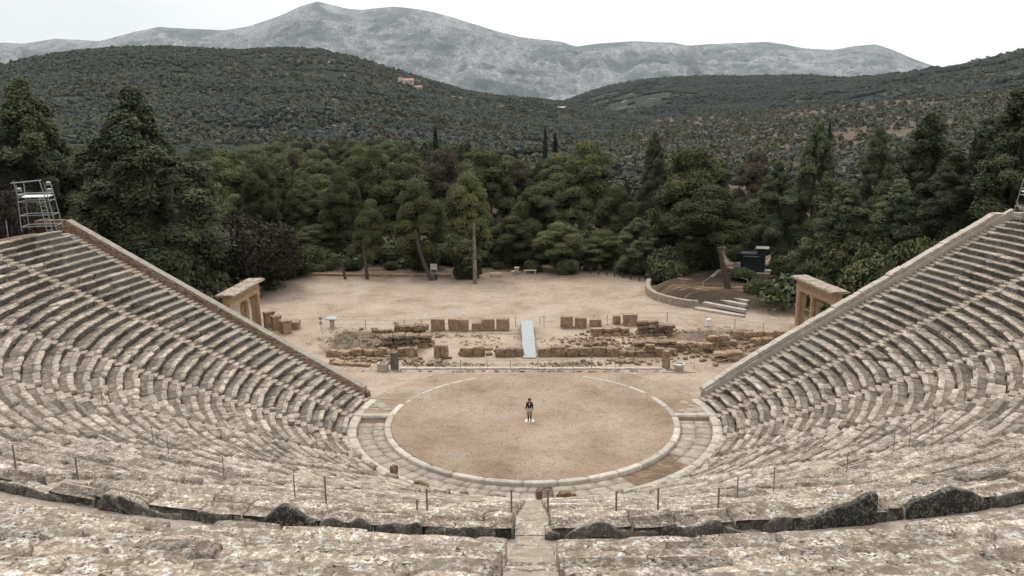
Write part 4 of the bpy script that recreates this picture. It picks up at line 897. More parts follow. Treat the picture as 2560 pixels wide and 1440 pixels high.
# ------------------------------------------------------------------ trees
def leaves(P,Nn,size,asp=.6,spread=.7):
    n=len(P); d=Nn+rng.normal(0,spread,(n,3)); d/=np.linalg.norm(d,axis=1,keepdims=True)+1e-9
    a=np.cross(d,rng.normal(0,1,(n,3))); a/=np.linalg.norm(a,axis=1,keepdims=True)+1e-9; b=np.cross(d,a)
    s=(size*rng.uniform(.6,1.4,n))[:,None]; a=a*s; b=b*s*asp
    V=np.stack([P-a-b*.4,P+a*.2-b,P+a+b*.3,P-a*.3+b],1).reshape(-1,3); return V
def blob(c,r,sub=2,seed=0):
    mb=MB(); mb.rock(c,(2*r[0],2*r[1],2*r[2]),sub=sub,rough=.18,boxy=.1,seed=seed); return np.concatenate(mb.v),np.array(mb.f)
def crown_mesh(name,P,Nn,size,cores,asp=.6,spread=.7):
    V=leaves(P,Nn,size,asp,spread); n=len(V); Fl=[np.arange(n).reshape(-1,4)]; Vs=[V]
    for i,(c,r) in enumerate(cores):
        v,f=blob(c,r,1 if len(cores)>8 else 2,i*3.1+1); Vs.append(v); Fl.append(f+n); n+=len(v)
    nl=len(Fl[0]); return npmesh(name,np.concatenate(Vs),Fl,mi=[0]*nl+[1]*(sum(len(f) for f in Fl)-nl))
def puffs(C_,R_v,per,size,asp,flat=.72,up=.35,core=.62,name='crown',spread=.55,lo=.8):
    P=[];Q=[];cores=[]
    for i,(c,pr) in enumerate(zip(C_,R_v)):
        n=int(per*(pr/np.mean(R_v))**1.6); d=rdir(n); d[:,2]=np.where((d[:,2]<-.3)&(rng.random(n)<.75),-d[:,2],d[:,2])
        bumpy=1+.28*fbm(d[:,0]*2.6+i,d[:,1]*2.6,d[:,2]*2.6,3); rad=rng.uniform(lo,1.1,n)+np.where(rng.random(n)<.12,rng.uniform(0,.28,n),0)
        q=c+d*np.array([pr,pr,pr*flat])*(bumpy*rad)[:,None]; P.append(q);Q.append(d+np.array([0,0,up])); cores.append((c-np.array([0,0,pr*.12]),(pr*core,pr*core,pr*core*flat)))
    return crown_mesh(name,np.concatenate(P),np.concatenate(Q),size,cores,asp,spread)
def dome(name,H=13.,R=4.6,lo=.34,npuff=34,nleaf=36000):
    """clumped umbrella-like pine crown"""
    Cs=[];Rs=[]; sk=rng.normal(0,.12,2)
    for i in range(npuff):
        u=((i+.5)/npuff)**.75; az=i*2.399+rng.normal(0,.35); prof=math.sqrt(max(0.03,1-(u-.30)**2/.52))
        rr=R*.74*prof*(rng.uniform(.62,1.) if u<.86 else rng.uniform(.05,.55)); pr=R*rng.uniform(.22,.36)
        Cs.append(np.array([rr*math.cos(az)+sk[0]*R*u,rr*math.sin(az)+sk[1]*R*u,(lo+(1-lo)*u)*H-pr*.55+rng.normal(0,.25)])); Rs.append(pr)
    return puffs(Cs,Rs,nleaf//npuff,.135,.42)
def fir(name,H=19.,R=5.6,lo=.02,nb=95,nleaf=80000):
    """soft, feathery, irregularly conical pine: many upswept tufty puffs"""
    Cs=[];Rs=[]; lob=rng.uniform(0,6.28,4)
    for i in range(nb):
        u=((i+.5)/nb)**.85; az=i*2.399+rng.normal(0,.5); L=R*(1-u**1.9)**.78*(.80+.22*math.sin(az*2+lob[0]+u*4)+.16*math.sin(az*3+lob[1]-u*9)); L=max(L,.35)
        q=rng.uniform(.55,.95) if u<.93 else .3; pr=np.clip(R*.27*(1-.62*u)*rng.uniform(.7,1.25),.45,1.9)
        Cs.append(np.array([L*q*math.cos(az),L*q*math.sin(az),H*(lo+(1-lo)*u)+.12*L-pr*.3])); Rs.append(pr)
    [(Cs.append(np.array([rng.normal(0,.35),rng.normal(0,.35),H-q_])),Rs.append(.6)) for q_ in(.7,1.3,1.9)]
    me=puffs(Cs,Rs,nleaf//nb,.155,.32,.95,.9,.5,spread=.6,lo=.6); return me
def round_crown(name,H,R,n,size,cores=5,flat=.8,z0=.25):
    P=[];Q=[];cs=[]
    k=9
    for i in range(k):
        az=i*2.4; rr=R*.5*(i>0); c=np.array([rr*math.cos(az),rr*math.sin(az),H*(z0+(1-z0)*(.42+.16*rng.uniform(-1,1)))+ (H*.12 if i==0 else 0)]); pr=R*rng.uniform(.42,.58)
        d=rdir(n//k); d[:,2]=np.where(d[:,2]<-.6,-d[:,2],d[:,2]); P.append(c+d*np.array([pr,pr,min(pr*flat,H*(1-z0)*.5)])*rng.uniform(.75,1.08,(n//k,1))); Q.append(d); cs.append((c,(pr*.72,pr*.72,min(pr*flat,H*(1-z0)*.5)*.72)))
    return crown_mesh(name,np.concatenate(P),np.concatenate(Q),size,cs,.6,.7)
def cypress_crown(name,H=13.,R=1.,n=5000):
    z=rng.uniform(.04,1,n); r=R*np.minimum(1,(z*7)**.5)*(1-z**3)**.9*rng.uniform(.8,1.1,n); a=rng.uniform(0,6.283,n)
    P=np.stack([r*np.cos(a),r*np.sin(a),z*H],1); Q=np.stack([np.cos(a)*.6,np.sin(a)*.6,1.+0*a],1)
    cores=[((0,0,H*q),(R*.75*(1-q**3),R*.75*(1-q**3),H*.12)) for q in(.12,.3,.5,.7,.86)]
    return crown_mesh(name,P,Q,.22,cores,.5,.4)
def trunk_mesh(name,H,r,lean=0.,curve=0.,limbs=5,lz=.5,seed=1,dead=False):
    rs=random.Random(seed); mb=MB(); pts=[];n=9
    for i in range(n): t=i/(n-1); pts.append((lean*t*H+curve*math.sin(t*math.pi)*H*.1,.02*H*math.sin(t*5+seed),t*H))
    mb.tube([(pts[0][0],pts[0][1],-.6)]+pts,[r*1.5]+[r*(1.25-.85*i/(n-1)) for i in range(n)],9)
    for k in range(limbs):
        t=lz+(1-lz)*(k+.5)/limbs; i=int(t*(n-1)); p=pts[i]; a=k*2.4+seed; L=H*rs.uniform(.10,.17)
        mb.tube([p,(p[0]+math.cos(a)*L*.5,p[1]+math.sin(a)*L*.5,p[2]+L*.30),(p[0]+math.cos(a)*L,p[1]+math.sin(a)*L,p[2]+L*.75)],[r*.5,r*.33,r*.15],6)
    me=bpy.data.meshes.new(name); V=np.concatenate(mb.v); me.from_pydata(V.tolist(),[],mb.f); me.update(); return me
V=np.concatenate([leaves(c+d*np.array([1.3,1.3,.7]),d+np.array([0,0,.9]),.055,.6,.6) for c,d in WEEDS]); tag(link('dry_weeds',npmesh('dry_weeds',V,[np.arange(len(V)).reshape(-1,4)]),None,[M['weed']]),'dry weeds and tufts growing among the stage ruins','weeds',kind='stuff')
KIND={}
def variant(key,cm,tm,mc,mt='bark',H=13.,R=4.6):
    cm.materials.append(M[mc]); cm.materials.append(M['coreshade']); tm.materials.append(M[mt]); KIND.setdefault(key,[]).append((cm,tm,H,R))
for i in range(6): variant('dome',dome('crown',13,4.6,rng.uniform(.26,.42),int(rng.integers(26,42))),trunk_mesh('trunk',9.5,.24,rng.uniform(-.06,.06),.3,seed=i),'pine')
for i in range(2): variant('dome2',dome('crown',13,4.6,.3,30),trunk_mesh('trunk',9.5,.24,.03,.3,seed=i+9),'brownleaf')
for i in range(4): variant('fir',fir('crown',19,5.6,rng.uniform(.0,.08),int(rng.integers(85,120))),trunk_mesh('trunk',16,.30,0,.1,7,.3,seed=i),'fir',H=19.,R=5.6)
for i in range(3): variant('bush',round_crown('crown',3.4,2.4,7000,.13,z0=-.15,flat=.95),trunk_mesh('trunk',2.,.1,0,0,3,.2,seed=i),'pine' if i else 'fir',H=3.4,R=2.4)
for i in range(2): variant('bbush',round_crown('crown',9,5.6,22000,.19,z0=.0,flat=.9),trunk_mesh('trunk',5.,.25,0,0,4,.3,seed=i),'brownleaf',H=9.,R=5.6)
for i in range(5): variant('olive',round_crown('crown',4.4,2.5,750,.30,flat=.75),trunk_mesh('trunk',1.9,.22,0,0,3,.4,seed=i),'olive',H=4.4,R=2.5)
variant('cypress',cypress_crown('crown'),trunk_mesh('trunk',6.,.18,0,0,0),'cyp',H=13.,R=1.)
NAMES=dict(dome='pine_tree',dome2='pine_tree',fir='feathery_pine_tree',bush='shrub',bbush='brown_leafed_tree',olive='olive_tree',cypress='cypress_tree')
CATS=dict(dome='pine tree',dome2='pine tree',fir='pine tree',bush='shrub',bbush='tree',olive='olive tree',cypress='cypress')
def tree(kind,x,y,z,h,w,lab,group=None,tilt=None,trunk=None,rz=None):
    cm,tm,H,R=KIND[kind][int(rng.integers(len(KIND[kind])))]
    root=empty(NAMES[kind],(x,y,z),lab,CATS[kind],group,rz=rng.uniform(0,6.28) if rz is None else rz)
    c=bpy.data.objects.new('crown',cm); C.objects.link(c); c.parent=root; sx=w/(2*R); c.scale=(sx*rng.uniform(.92,1.08),sx*rng.uniform(.92,1.08),h/H)
    if trunk is None: t=bpy.data.objects.new('trunk',tm); t.scale=((sx+h/H)/2,(sx+h/H)/2,h/H); C.objects.link(t); t.parent=root
    return root,c
HZ=lambda px:proj(*(CAM+np.array([ray(px,300)[0],ray(px,300)[1],0])*5000))[1]
def loc(px,d):
    r=ray(px,284); k=d/float(r@FW); return CAM[0]+r[0]*k,CAM[1]+r[1]*k
def hero(kind,px,pyt,wpx,d,lab,group=None,zb=None,**k):
    x,y=loc(px,d); z=groundz(x,y)-.1 if zb is None else zb
    dd=d; 
    for _ in range(4):
        zt=CAM_H+(HZ(px)-pyt)/F_PX*dd*1.0; dd=float((np.array([x,y,zt])-CAM)@FW)*1.0; break
    # solve the crown top so that it projects to pyt
    lo_,hi_=z+1,z+40
    for _ in range(30):
        m_=(lo_+hi_)/2
        if proj(x,y,m_)[1]>pyt: lo_=m_
        else: hi_=m_
    w_=wpx/ppm(x,y,(z+lo_)/2)
    if kind=='bush': w_=min(w_,(lo_-z)*1.35)
    return tree(kind,x,y,z,(lo_-z)*.99,w_,lab,group,**k)
GF='tall feathery pines on the flanks of the theatre'; GP='pines edging the plaza'
for a in [('fir',58,196,330,88,'tall feathery pine cut by the left edge, behind the leaning scaffold'),('fir',-60,300,330,84,'dark feathery pine at the very left edge of the view'),('fir',330,218,400,86,'broad feathery pine rising alone above the left retaining wall'),
 ('fir',190,385,260,92,'lower feathery pine filling the gap between the two tall left pines'),('fir',450,470,220,92,'shorter feathery pine right of the broad left pine'),
 ('fir',2330,284,290,92,'yellow green feathery pine standing tallest on the right flank'),('fir',2050,308,190,106,'narrow feathery pine above the right stone gateway'),('fir',2205,318,170,112,'pale wispy feathery pine between the two right ones'),
 ('fir',2560,215,330,76,'darkest feathery pine cut by the right edge of the view'),('fir',2475,300,230,86,'dark feathery pine touching the darkest one at the right'),('fir',2400,385,260,80,'lower dark feathery pine above the top of the right wall'),
 ('fir',2130,455,240,86,'low dark feathery pine right behind the right gateway'),('fir',1955,405,190,106,'dark feathery pine above the hut'),('fir',2270,450,240,84,'low broad feathery pine half way along the right wall'),('fir',1640,330,110,150,'slim pale pine peeping behind the big round pine')]:
    hero(*a[:5],a[5],GF)
for a in [('dome',1165,428,150,101.5,'dark topped pine with a bare pale trunk standing alone on the plaza'),('dome',1046,455,150,104,'pine with a long curved leaning trunk beside the notice board'),('dome',905,503,92,104,'slim pine with a leaning trunk left of the notice board'),
 ('dome',832,438,125,116,'round crowned pine left of the slim leaning one'),('dome',742,452,110,128,'flat topped pine left of the round crowned one'),('dome',1218,376,165,132,'wide dome pine behind the bare trunked one'),
 ('dome',1452,360,165,126,'tall twin topped pine right of the centre'),('dome',1330,470,140,118,'pine with bare branches above the benches'),('dome',1745,366,250,107,'largest dome pine, behind the earth mound'),
 ('dome',1790,470,230,98,'full crowned pine growing on the earth mound'),('dome',1545,470,130,112,'yellow green pine behind the bollards'),('fir',1600,545,150,104,'layered pine behind the end of the bollards'),('dome',1400,560,140,106,'low pine behind the stone benches'),
 ('dome2',1290,400,110,150,'brownish pine behind the wide dome'),('dome',640,402,110,120,'rounded pine rising behind the brown leafed tree'),('dome',540,395,150,130,'dark pine left of the rounded one'),('dome2',1895,385,120,130,'brownish pine right of the largest dome pine'),
 ('dome',1270,545,130,110,'dark low pine right of the bare trunk'),('dome',985,600,120,112,'low pine between the two leaning trunks'),('dome',770,560,150,116,'low full pine beside the back kerb wall'),('dome',1500,580,150,108,'dark low pine behind the last bench'),('fir',1690,560,150,108,'dark low pine left of the mound shrubs'),('dome',1120,560,110,116,'dark pine behind the notice board')]:
    hero(*a[:5],a[5],GP)
hero('bbush',600,505,240,96,'rounded brown leafed tree beside the left gateway'); hero('bbush',10,430,190,74,'brown leafed tree behind the leaning scaffold',zb=6)
for a in [(1160,640,85,102,'low yellowish shrub at the foot of the bare trunk'),(700,600,130,104,'shrub at the left end of the back kerb wall'),(1690,640,120,97,'shrub growing behind the curved mound wall'),(1650,668,90,98,'low shrub overhanging the mound wall'),(1740,655,110,99,'dark shrub in the middle of the mound'),(1912,690,150,86,'large dark shrub at the right end of the mound steps'),(1420,640,130,104,'shrub behind the stone benches'),(2010,700,120,88,'dark shrub beside the right gateway'),(1962,715,130,83,'dark shrub left of the right gateway'),(2110,640,160,86,'brownish shrub behind the right wall'),(2220,600,170,80,'dark shrub under the right feathery pines'),(1330,640,90,106,'shrub behind the small stone cube'),(860,640,110,108,'shrub behind the back kerb wall'),(960,650,100,108,'shrub between the slim and the curved trunks'),(1560,640,110,106,'shrub behind the bollards'),(1240,650,90,108,'shrub left of the benches'),(2330,560,170,76,'shrub against the upper right wall'),(470,650,150,88,'shrub behind the left wall'),(380,590,160,84,'shrub high behind the left wall'),(770,655,90,106,'small shrub behind the left part of the kerb wall'),(1480,650,90,106,'small shrub right of the last bench'),(1690,585,190,100.5,'large dark shrub under the mound pine'),(1770,600,170,103,'tall dark shrub behind the mound'),(1625,615,120,103,'tall shrub at the left tip of the mound'),(1660,660,110,97,'leafy shrub on the left edge of the mound'),(1870,600,150,112,'shrub mass left of the hut'),(1985,630,150,96,'dark shrub right of the hut'),(1880,655,130,92,'shrub between the mound steps and the hut'),(1690,655,130,98,'dark shrub inside the bend of the mound wall'),(2050,650,170,86,'large shrub between the gateway and the hut'),(2160,560,200,84,'large dark shrub half way along the right wall')]:
    hero('bush',*a[:4],a[4],'shrubs round the plaza')
for i in range(34):
    x=rng.uniform(-37,15); y=rng.uniform(55.5,62); h=rng.uniform(2.2,4.6); px=proj(x,y,2)[0]
    tree('bush',x,y,groundz(x,y)-.1,h,h*rng.uniform(1.,1.4),'dark shrub among the shaded trunks at the edge of the wood','shrubs at the shaded edge of the wood')
# visible trunks of the plaza pines
def hero_trunk(base,top,r,lab_parent,bend=.0,dead=False,z=0.):
    x0,y0=at(*base,z)
    # the top point at the same distance
    d=ray(*top); t=(y0-CAM[1])/d[1]; p=CAM+t*d; n=8; mb=MB()
    pts=[(x0+(p[0]-x0)*q+bend*math.sin(q*math.pi),y0+.3*q,z-.3+(p[2]-z+.3)*q) for q in np.linspace(0,1,n)]
    mb.tube(pts,[r*(1.25-.6*q) for q in np.linspace(0,1,n)],9)
    if dead:
        for zq,L,s in((.50,1.6,-1),(.62,1.9,-1),(.40,1.3,-1),(.48,1.1,-1),(.8,2.2,-1),(.45,.9,1)):
            i=int(zq*(n-1)); c=pts[i]; mb.tube([c,(c[0]+s*L*.45,c[1]-.1,c[2]+.25),(c[0]+s*L*.8,c[1]-.2,c[2]+.1),(c[0]+s*L,c[1]-.2,c[2]-.45)],[.05,.04,.03,.015],5)
    return mb
for base,top,r,bend,dead,lab,mt in (((1188,709),(1184,560),.24,0,True,None,'dead'),((1082,701),(1038,575),.24,-.35,False,None,'bark'),((919,698),(905,600),.2,.0,False,None,'bark'),((864,697),(850,640),.17,0,False,None,'bark'),((752,690),(740,640),.2,0,False,None,'bark')):
    mb=hero_trunk(base,top,r,None,bend,dead); o=mb.build('trunk',M[mt])
    # belongs to the nearest hero pine
    want={1188:'bare pale trunk',1082:'curved leaning',919:'slim pine with',864:'round crowned pine left',752:'flat topped'}[base[0]]
    root=[q for q in C.objects if q.type=='EMPTY' and want in q.get('label','')][0]
    for ch in [q for q in C.objects if q.parent==root and q.name.startswith('trunk')]: bpy.data.objects.remove(ch)
    bpy.context.view_layer.update(); o.parent=root; o.matrix_parent_inverse=root.matrix_world.inverted()
root=[q for q in C.objects if q.type=='EMPTY' and 'growing on the earth mound' in q.get('label','')][0]
for ch in [q for q in C.objects if q.parent==root and q.name.startswith('trunk')]: bpy.data.objects.remove(ch)
o=hero_trunk((1822,722),(1800,620),.32,None,0,False,1.2).build('trunk',M['bark']); bpy.context.view_layer.update(); o.parent=root; o.matrix_parent_inverse=root.matrix_world.inverted()
# the wood: scattered pines, each its own object
pts=[];tries=0
def dmax(px): return np.interp(px,[-100,700,1000,1250,1330,1500,1620,1900,2700],[300,330,335,300,250,200,140,135,130])
occupied=[(q.location.x,q.location.y) for q in C.objects if q.type=='EMPTY' and q.name.startswith(('pine','feathery','brown'))]
while len(pts)<250 and tries<20000:
    tries+=1; px=rng.uniform(-150,2700); d=math.sqrt(rng.uniform(112**2,335**2))
    if d>dmax(px): continue
    x,y=loc(px,d)
    if y<56: continue
    if x>16 and y<66 and x<60: continue
    near=4.9 if d<170 else 6.2
    if any((x-a)**2+(y-b)**2<near**2 for a,b in pts+occupied): continue
    pts.append((x,y))
GW='pines of the wood behind the plaza'
for x,y in pts:
    d=y+54; px=proj(x,y,5)[0]; z=groundz(x,y)
    if px<430 or px>1900: kind='fir' if rng.random()<.7 else 'dome'
    elif 1000<px<1500 and d>190: kind='fir' if rng.random()<.6 else 'dome'
    else: kind='dome' if rng.random()<.88 else 'dome2'
    if px>1500: kind=('fir' if rng.random()<.4 else 'dome')
    cap=lambda v,p: v
    pytop=np.interp(px,[-100,450,700,1000,1280,1400,1600,1700,1900,2100,2300,2700],[330,350,338,332,345,350,400,440,400,400,420,400])+rng.uniform(0,14)
    pw=np.interp(d,[112,335],[0,1]); pytop=pytop*(1)+ (1-pw)*rng.uniform(10,150)*(px>430)+rng.uniform(0,12)
    hm=21-z+(HZ(px)-pytop)/F_PX*d*1.02; h=float(np.clip(hm,7.5,15)); w=h*rng.uniform(.55,.95)*(.8 if kind=='fir' else 1)
    lab={'dome':'dark green clump crowned pine standing in the wood behind the plaza','dome2':'brownish green pine standing in the wood behind the plaza','fir':'feathery yellow green pine standing in the wood behind the plaza'}[kind]
    tree(kind,x,y,z-.2,h,w,lab,GW)
for px,pyt,d,h,lab in [(1087,316,300,12,'tall dark cypress at the far edge of the wood'),(1388,333,235,12,'dark cypress right of the centre pines'),(1363,315,420,12,'far cypress beyond the right end of the wood'),(1098,345,330,8,'small cypress right beside the tall far one'),(2077,300,420,12,'far cypress pair member near the right pines'),(2060,310,400,10,'far cypress left of the right pair')]:
    x,y=loc(px,d); z=groundz(x,y); lo_=z
    while proj(x,y,lo_)[1]>pyt and lo_<z+22: lo_+=.2
    hh=max(lo_-z,6); tree('cypress',x,y,z,hh,max(1.2,hh*.12),lab,'cypresses')

# ------------------------------------------------------------------ hills and mountains
def azel(px,py):
    r=ray(px,py); return math.atan2(r[0],r[1]), r[2]/math.hypot(r[0],r[1])
def ridge(name,crest,d_foot,d_crest,z_foot,mt,na=420,nr=110,amp=10.,freq=.004,power=1.,back=.35,ridged=0.,jag=0.,foot_pts=None):
    """a hill whose skyline has the traced heights at its own distance; returns object and sampler arrays"""
    A=np.array([azel(*c) for c in crest]); az=np.linspace(A[0,0],A[-1,0],na); el=np.interp(az,A[:,0],A[:,1])
    # smooth the crest a little
    k=np.hanning(9);k/=k.sum(); el=np.convolve(np.pad(el,4,'edge'),k,'valid')
    dc=np.interp(az,A[:,0],np.interp(np.linspace(0,1,len(crest)),np.linspace(0,1,len(d_crest)),d_crest)) if hasattr(d_crest,'__len__') else np.full(na,d_crest)
    df=np.full(na,d_foot) if not hasattr(d_foot,'__len__') else np.interp(np.linspace(0,1,na),np.linspace(0,1,len(d_foot)),d_foot)
    zc=CAM_H+el*dc; t=np.concatenate([np.linspace(0,1,nr),1+np.linspace(.02,back,24)])
    T,AZ=np.meshgrid(t,az,indexing='ij'); D=df+(dc-df)*T; X=CAM[0]+D*np.sin(AZ); Y=CAM[1]+D*np.cos(AZ)
    prof=np.where(T<=1,np.clip(T,0,1)**power*(1-.25*(1-T))/(1),1-.9*((T-1)/back)**1.3); prof=np.clip(prof,-.3,1)
    base=z_foot+(zc-z_foot)*prof
    wgt=np.clip(np.minimum(T*4,1),0,1)*np.clip(np.abs(1-T)*5,.0 if not jag else jag,1)
    nz_=fbm(X*freq,Y*freq,3.,6)
    if ridged: nz_=nz_*(1-ridged)+ridged*(.5-np.abs(fbm(X*freq*1.3+9,Y*freq*1.3,1.,6,.55))*2.2)
    Z=base+amp*nz_*wgt
    n=len(az); I=np.arange(len(t)-1)[:,None]*n; J=np.arange(n-1)[None]
    me=npmesh(name,np.stack([X.ravel(),Y.ravel(),Z.ravel()],1),[np.stack([(I+J).ravel(),(I+J+1).ravel(),(I+n+J+1).ravel(),(I+n+J).ravel()],1)],smooth=True)
    o=link(name,me,None,[mt]); o['kind']='structure'; return o,(X,Y,Z,T)
def hill_mat(name,green,earth,rock,s=1.,cover=.5):
    m,t,b=mat(name,.95,.05); g=N(t,'ShaderNodeNewGeometry').outputs['Position']
    a=noise(t,g,.035*s,6,.65); c=mix(t,ramp(t,noise(t,g,.12*s,4,.7),(.55-cover*.1,0.),(.64,1.)),green,earth)
    c=mix(t,ramp(t,a,(.50,0.),(.64,1.)),mix(t,.5,green,green),c)
    c=mix(t,ramp(t,noise(t,g,.09*s,5,.75,.5),(.60,0.),(.66,1.)),c,rock)
    t.links.new(c,b.inputs['Base Color']); return m
M['hill']=hill_mat('scrub_hillside',(.028,.032,.022),(.10,.076,.055),(.33,.28,.23))
M['hill2']=hill_mat('distant_scrub_hillside',(.026,.036,.026),(.13,.10,.075),(.30,.25,.20),.6)
def mountain_mat(name):
    m,t,b=mat(name,.95,.03); g=N(t,'ShaderNodeNewGeometry'); p=g.outputs['Position']
    mp=N(t,'ShaderNodeMapping'); mp.inputs['Scale'].default_value=(1,1,2.); t.links.new(p,mp.inputs[0])
    gl=N(t,'ShaderNodeMapping'); gl.inputs['Scale'].default_value=(1.,.25,.35); t.links.new(p,gl.inputs[0])
    n1=noise(t,mp.outputs[0],.0021,7,.66,.3); n2=noise(t,gl.outputs[0],.011,8,.8,.6); n3=noise(t,p,.06,5,.85)
    rock=mix(t,ramp(t,n2,(.40,0.),(.60,1.)),(.22,.22,.24),(.44,.425,.44))
    c=mix(t,ramp(t,n3,(.46,0.),(.54,.6)),rock,(.125,.14,.14))
    s=N(t,'ShaderNodeMath',operation='MULTIPLY'); t.links.new(ramp(t,n1,(.485,0.),(.57,1.)),s.inputs[0]); t.links.new(ramp(t,n2,(.36,.25),(.55,.85)),s.inputs[1])
    c=mix(t,s.outputs[0],c,(.095,.125,.12))
    c=mix(t,ramp(t,noise(t,mp.outputs[0],.004,5,.7,1.),(.64,0.),(.68,.4)),c,(.36,.29,.24))
    t.links.new(c,b.inputs['Base Color']); bump(t,b,n2,1.,30.); return m
M['mount']=mountain_mat('limestone_mountain')
far=[(-700,150),(-300,115),(0,107),(60,108),(140,97),(250,103),(330,80),(400,67),(470,72),(560,75),(620,66),(660,54),(710,36),(750,16),(793,3),(835,14),(870,22),(905,25),(940,20),(980,16),(1050,24),(1090,32),(1140,46),(1190,62),(1240,78),(1300,92),(1400,104),(1440,116),(1500,108),(1590,103),(1680,107),(1720,114),(1760,111),(1830,108),(1915,105),(1960,111),(2010,121),(2080,124),(2140,115),(2190,111),(2230,124),(2290,150),(2330,164),(2420,190),(2600,225),(3000,260)]
ridge('mountains',far,4200,[6800]*30+[8200]*13,55.,M['mount'],1200,300,105.,.0026,1.2,.5,.75,jag=.05)
_lo,LH=ridge('left_hill',[(-800,260),(-300,205),(0,163),(100,140),(200,127),(290,120),(400,117),(470,119),(530,124),(600,126),(660,123),(730,121),(800,126),(860,137),(930,155),(1000,178),(1080,203),(1170,228),(1250,240),(1330,246),(1420,257),(1500,270),(1600,300),(1700,325)],[330,330,345,380,480,700],[1150,1150,1150,1150,1150,1250,1400],-2.,M['hill'],520,150,16.,.006,1.05,.35,0.2,jag=.06)

_ro,RH=ridge('right_hill',[(1240,312),(1300,290),(1360,268),(1430,247),(1480,228),(1530,214),(1590,203),(1650,197),(1720,193),(1780,191),(1850,193),(1900,191),(2000,190),(2060,194),(2120,197),(2180,192),(2250,184),(2330,171),(2400,160),(2480,141),(2560,122),(2750,80),(3100,40)],[1300,1150,950,700,600,600],[2100,2000,1900,1700,1500,1500],-3.,M['hill2'],460,140,22.,.0045,1.0,.35,.2,jag=.05)
_so,SH=ridge('olive_slope',[(1400,345),(1480,328),(1560,312),(1640,299),(1720,290),(1850,281),(1950,274),(2050,266),(2150,258),(2250,250),(2350,240),(2450,232),(2560,222),(2700,205),(3000,180)],[480,420,300,230,200],[1150,1050,950,850,750],-4.,M['ground'],260,90,5.,.01,1.0,.3,.1,jag=.3)
xy=np.empty(len(_so.data.vertices)*3); _so.data.vertices.foreach_get('co',xy); xy=xy.reshape(-1,3); tint(_so.data,gcol(xy[:,0],xy[:,1]))
def sample(G,n,dens=None):
    X,Y,Z,T=G; a,b=X.shape; r=rng.random((n,2)); w=(T[:,0]<1.05); m=int(w.sum())-1
    i=np.minimum((r[:,0]**.75*m).astype(int),m-1); j=np.minimum((r[:,1]*(b-1)).astype(int),b-2); u,v=rng.random((2,n))
    def L(A): return (A[i,j]*(1-u)*(1-v)+A[i+1,j]*u*(1-v)+A[i,j+1]*(1-u)*v+A[i+1,j+1]*u*v)
    return np.stack([L(X),L(Y),L(Z)],1)
OCT=np.array([(1,0,0),(0,1,0),(-1,0,0),(0,-1,0),(.7,.7,.75),(-.7,.7,.7),(-.7,-.7,.75),(.7,-.7,.7),(0,0,1.25)],float)
OF=np.array([(0,1,4),(4,1,5),(1,2,5),(5,2,6),(2,3,6),(6,3,7),(3,0,7),(7,0,4),(4,5,8),(5,6,8),(6,7,8),(7,4,8)])
def scrub(name,P,size,mt,lab):
    n=len(P); s=size*rng.uniform(.55,1.5,n)**1.2; an=rng.uniform(0,6.28,n); c,si=np.cos(an),np.sin(an)
    B=OCT[None]*(1+rng.normal(0,.18,(n,9,3))); V=np.empty((n,9,3)); V[...,0]=(B[...,0]*c[:,None]-B[...,1]*si[:,None])*s[:,None]; V[...,1]=(B[...,0]*si[:,None]+B[...,1]*c[:,None])*s[:,None]; V[...,2]=B[...,2]*s[:,None]*.8
    V+=P[:,None]; Fq=(OF[None]+(np.arange(n)*9)[:,None,None]).reshape(-1,3)
    o=link(name,npmesh(name,V.reshape(-1,3),[Fq]),None,[mt]); tag(o,lab,'scrub',kind='stuff'); return o
P=sample(LH,95000); k=fbm(P[:,0]*.012,P[:,1]*.012,2.,4)+.5*fbm(P[:,0]*.05,P[:,1]*.05,2.,2); keep=k>-.16
for q,(cx_,cy_,rx_,ry_) in enumerate([(790,300,120,20),(560,322,110,10),(870,325,90,12),(1290,255,40,6),(1010,250,60,10),(700,262,50,7),(530,240,40,6)]):
    PP=np.array([proj(*p_) for p_ in P]) if q==0 else PP
    keep&=~((((PP[:,0]-cx_)/rx_)**2+((PP[:,1]-cy_)/ry_)**2<1)&(rng.random(len(P))<.72))
P=P[keep]; scrub('scrub',P,1.75,M['scrub'],'dark evergreen scrub covering the left hill')
P=sample(RH,52000); k=fbm(P[:,0]*.006,P[:,1]*.006,8.,4)+.6*fbm(P[:,0]*.03,P[:,1]*.03,2.,3); P=P[k>-.2]; scrub('scrub',P,3.2,M['scrub'],'low scrub covering the distant right hill')
# olive groves on the plain: the nearest as individuals, the rest as one mass
pts=[]; grid={}
def free(x,y,r):
    gx,gy=int(x//8),int(y//8)
    for a in(-1,0,1):
        for b in(-1,0,1):
            for q in grid.get((gx+a,gy+b),()):
                if (q[0]-x)**2+(q[1]-y)**2<r*r: return False
    grid.setdefault((gx,gy),[]).append((x,y)); return True
cand=[]
for _ in range(46000):
    px=rng.uniform(-80,2640); d=150*(1300/150)**rng.uniform(0,1)**.85
    if d<(dmax(px)+12): continue
    x,y=loc(px,d)
    if float(fbm(x*.03,y*.03,21.,2))<-.42: continue
    if free(x,y,(5.6 if d<700 else 7.8)*(1+.35*float(vnoise(x*.02,y*.02,4.)))): cand.append((d,x,y,px))
cand.sort(); slope_t=None
from mathutils.bvhtree import BVHTree
def bvh(o):
    me=o.data; return BVHTree.FromPolygons([v.co for v in me.vertices],[p.vertices[:] for p in me.polygons])
BV=[bvh(o) for o in(_lo,_ro,_so)]
def topz(x,y):
    z=groundz(x,y)
    for b in BV:
        h=b.ray_cast(Vector((x,y,900)),Vector((0,0,-1)))
        if h[0] is not None: z=max(z,h[0].z)
    return z
rest=[]; cnt=0
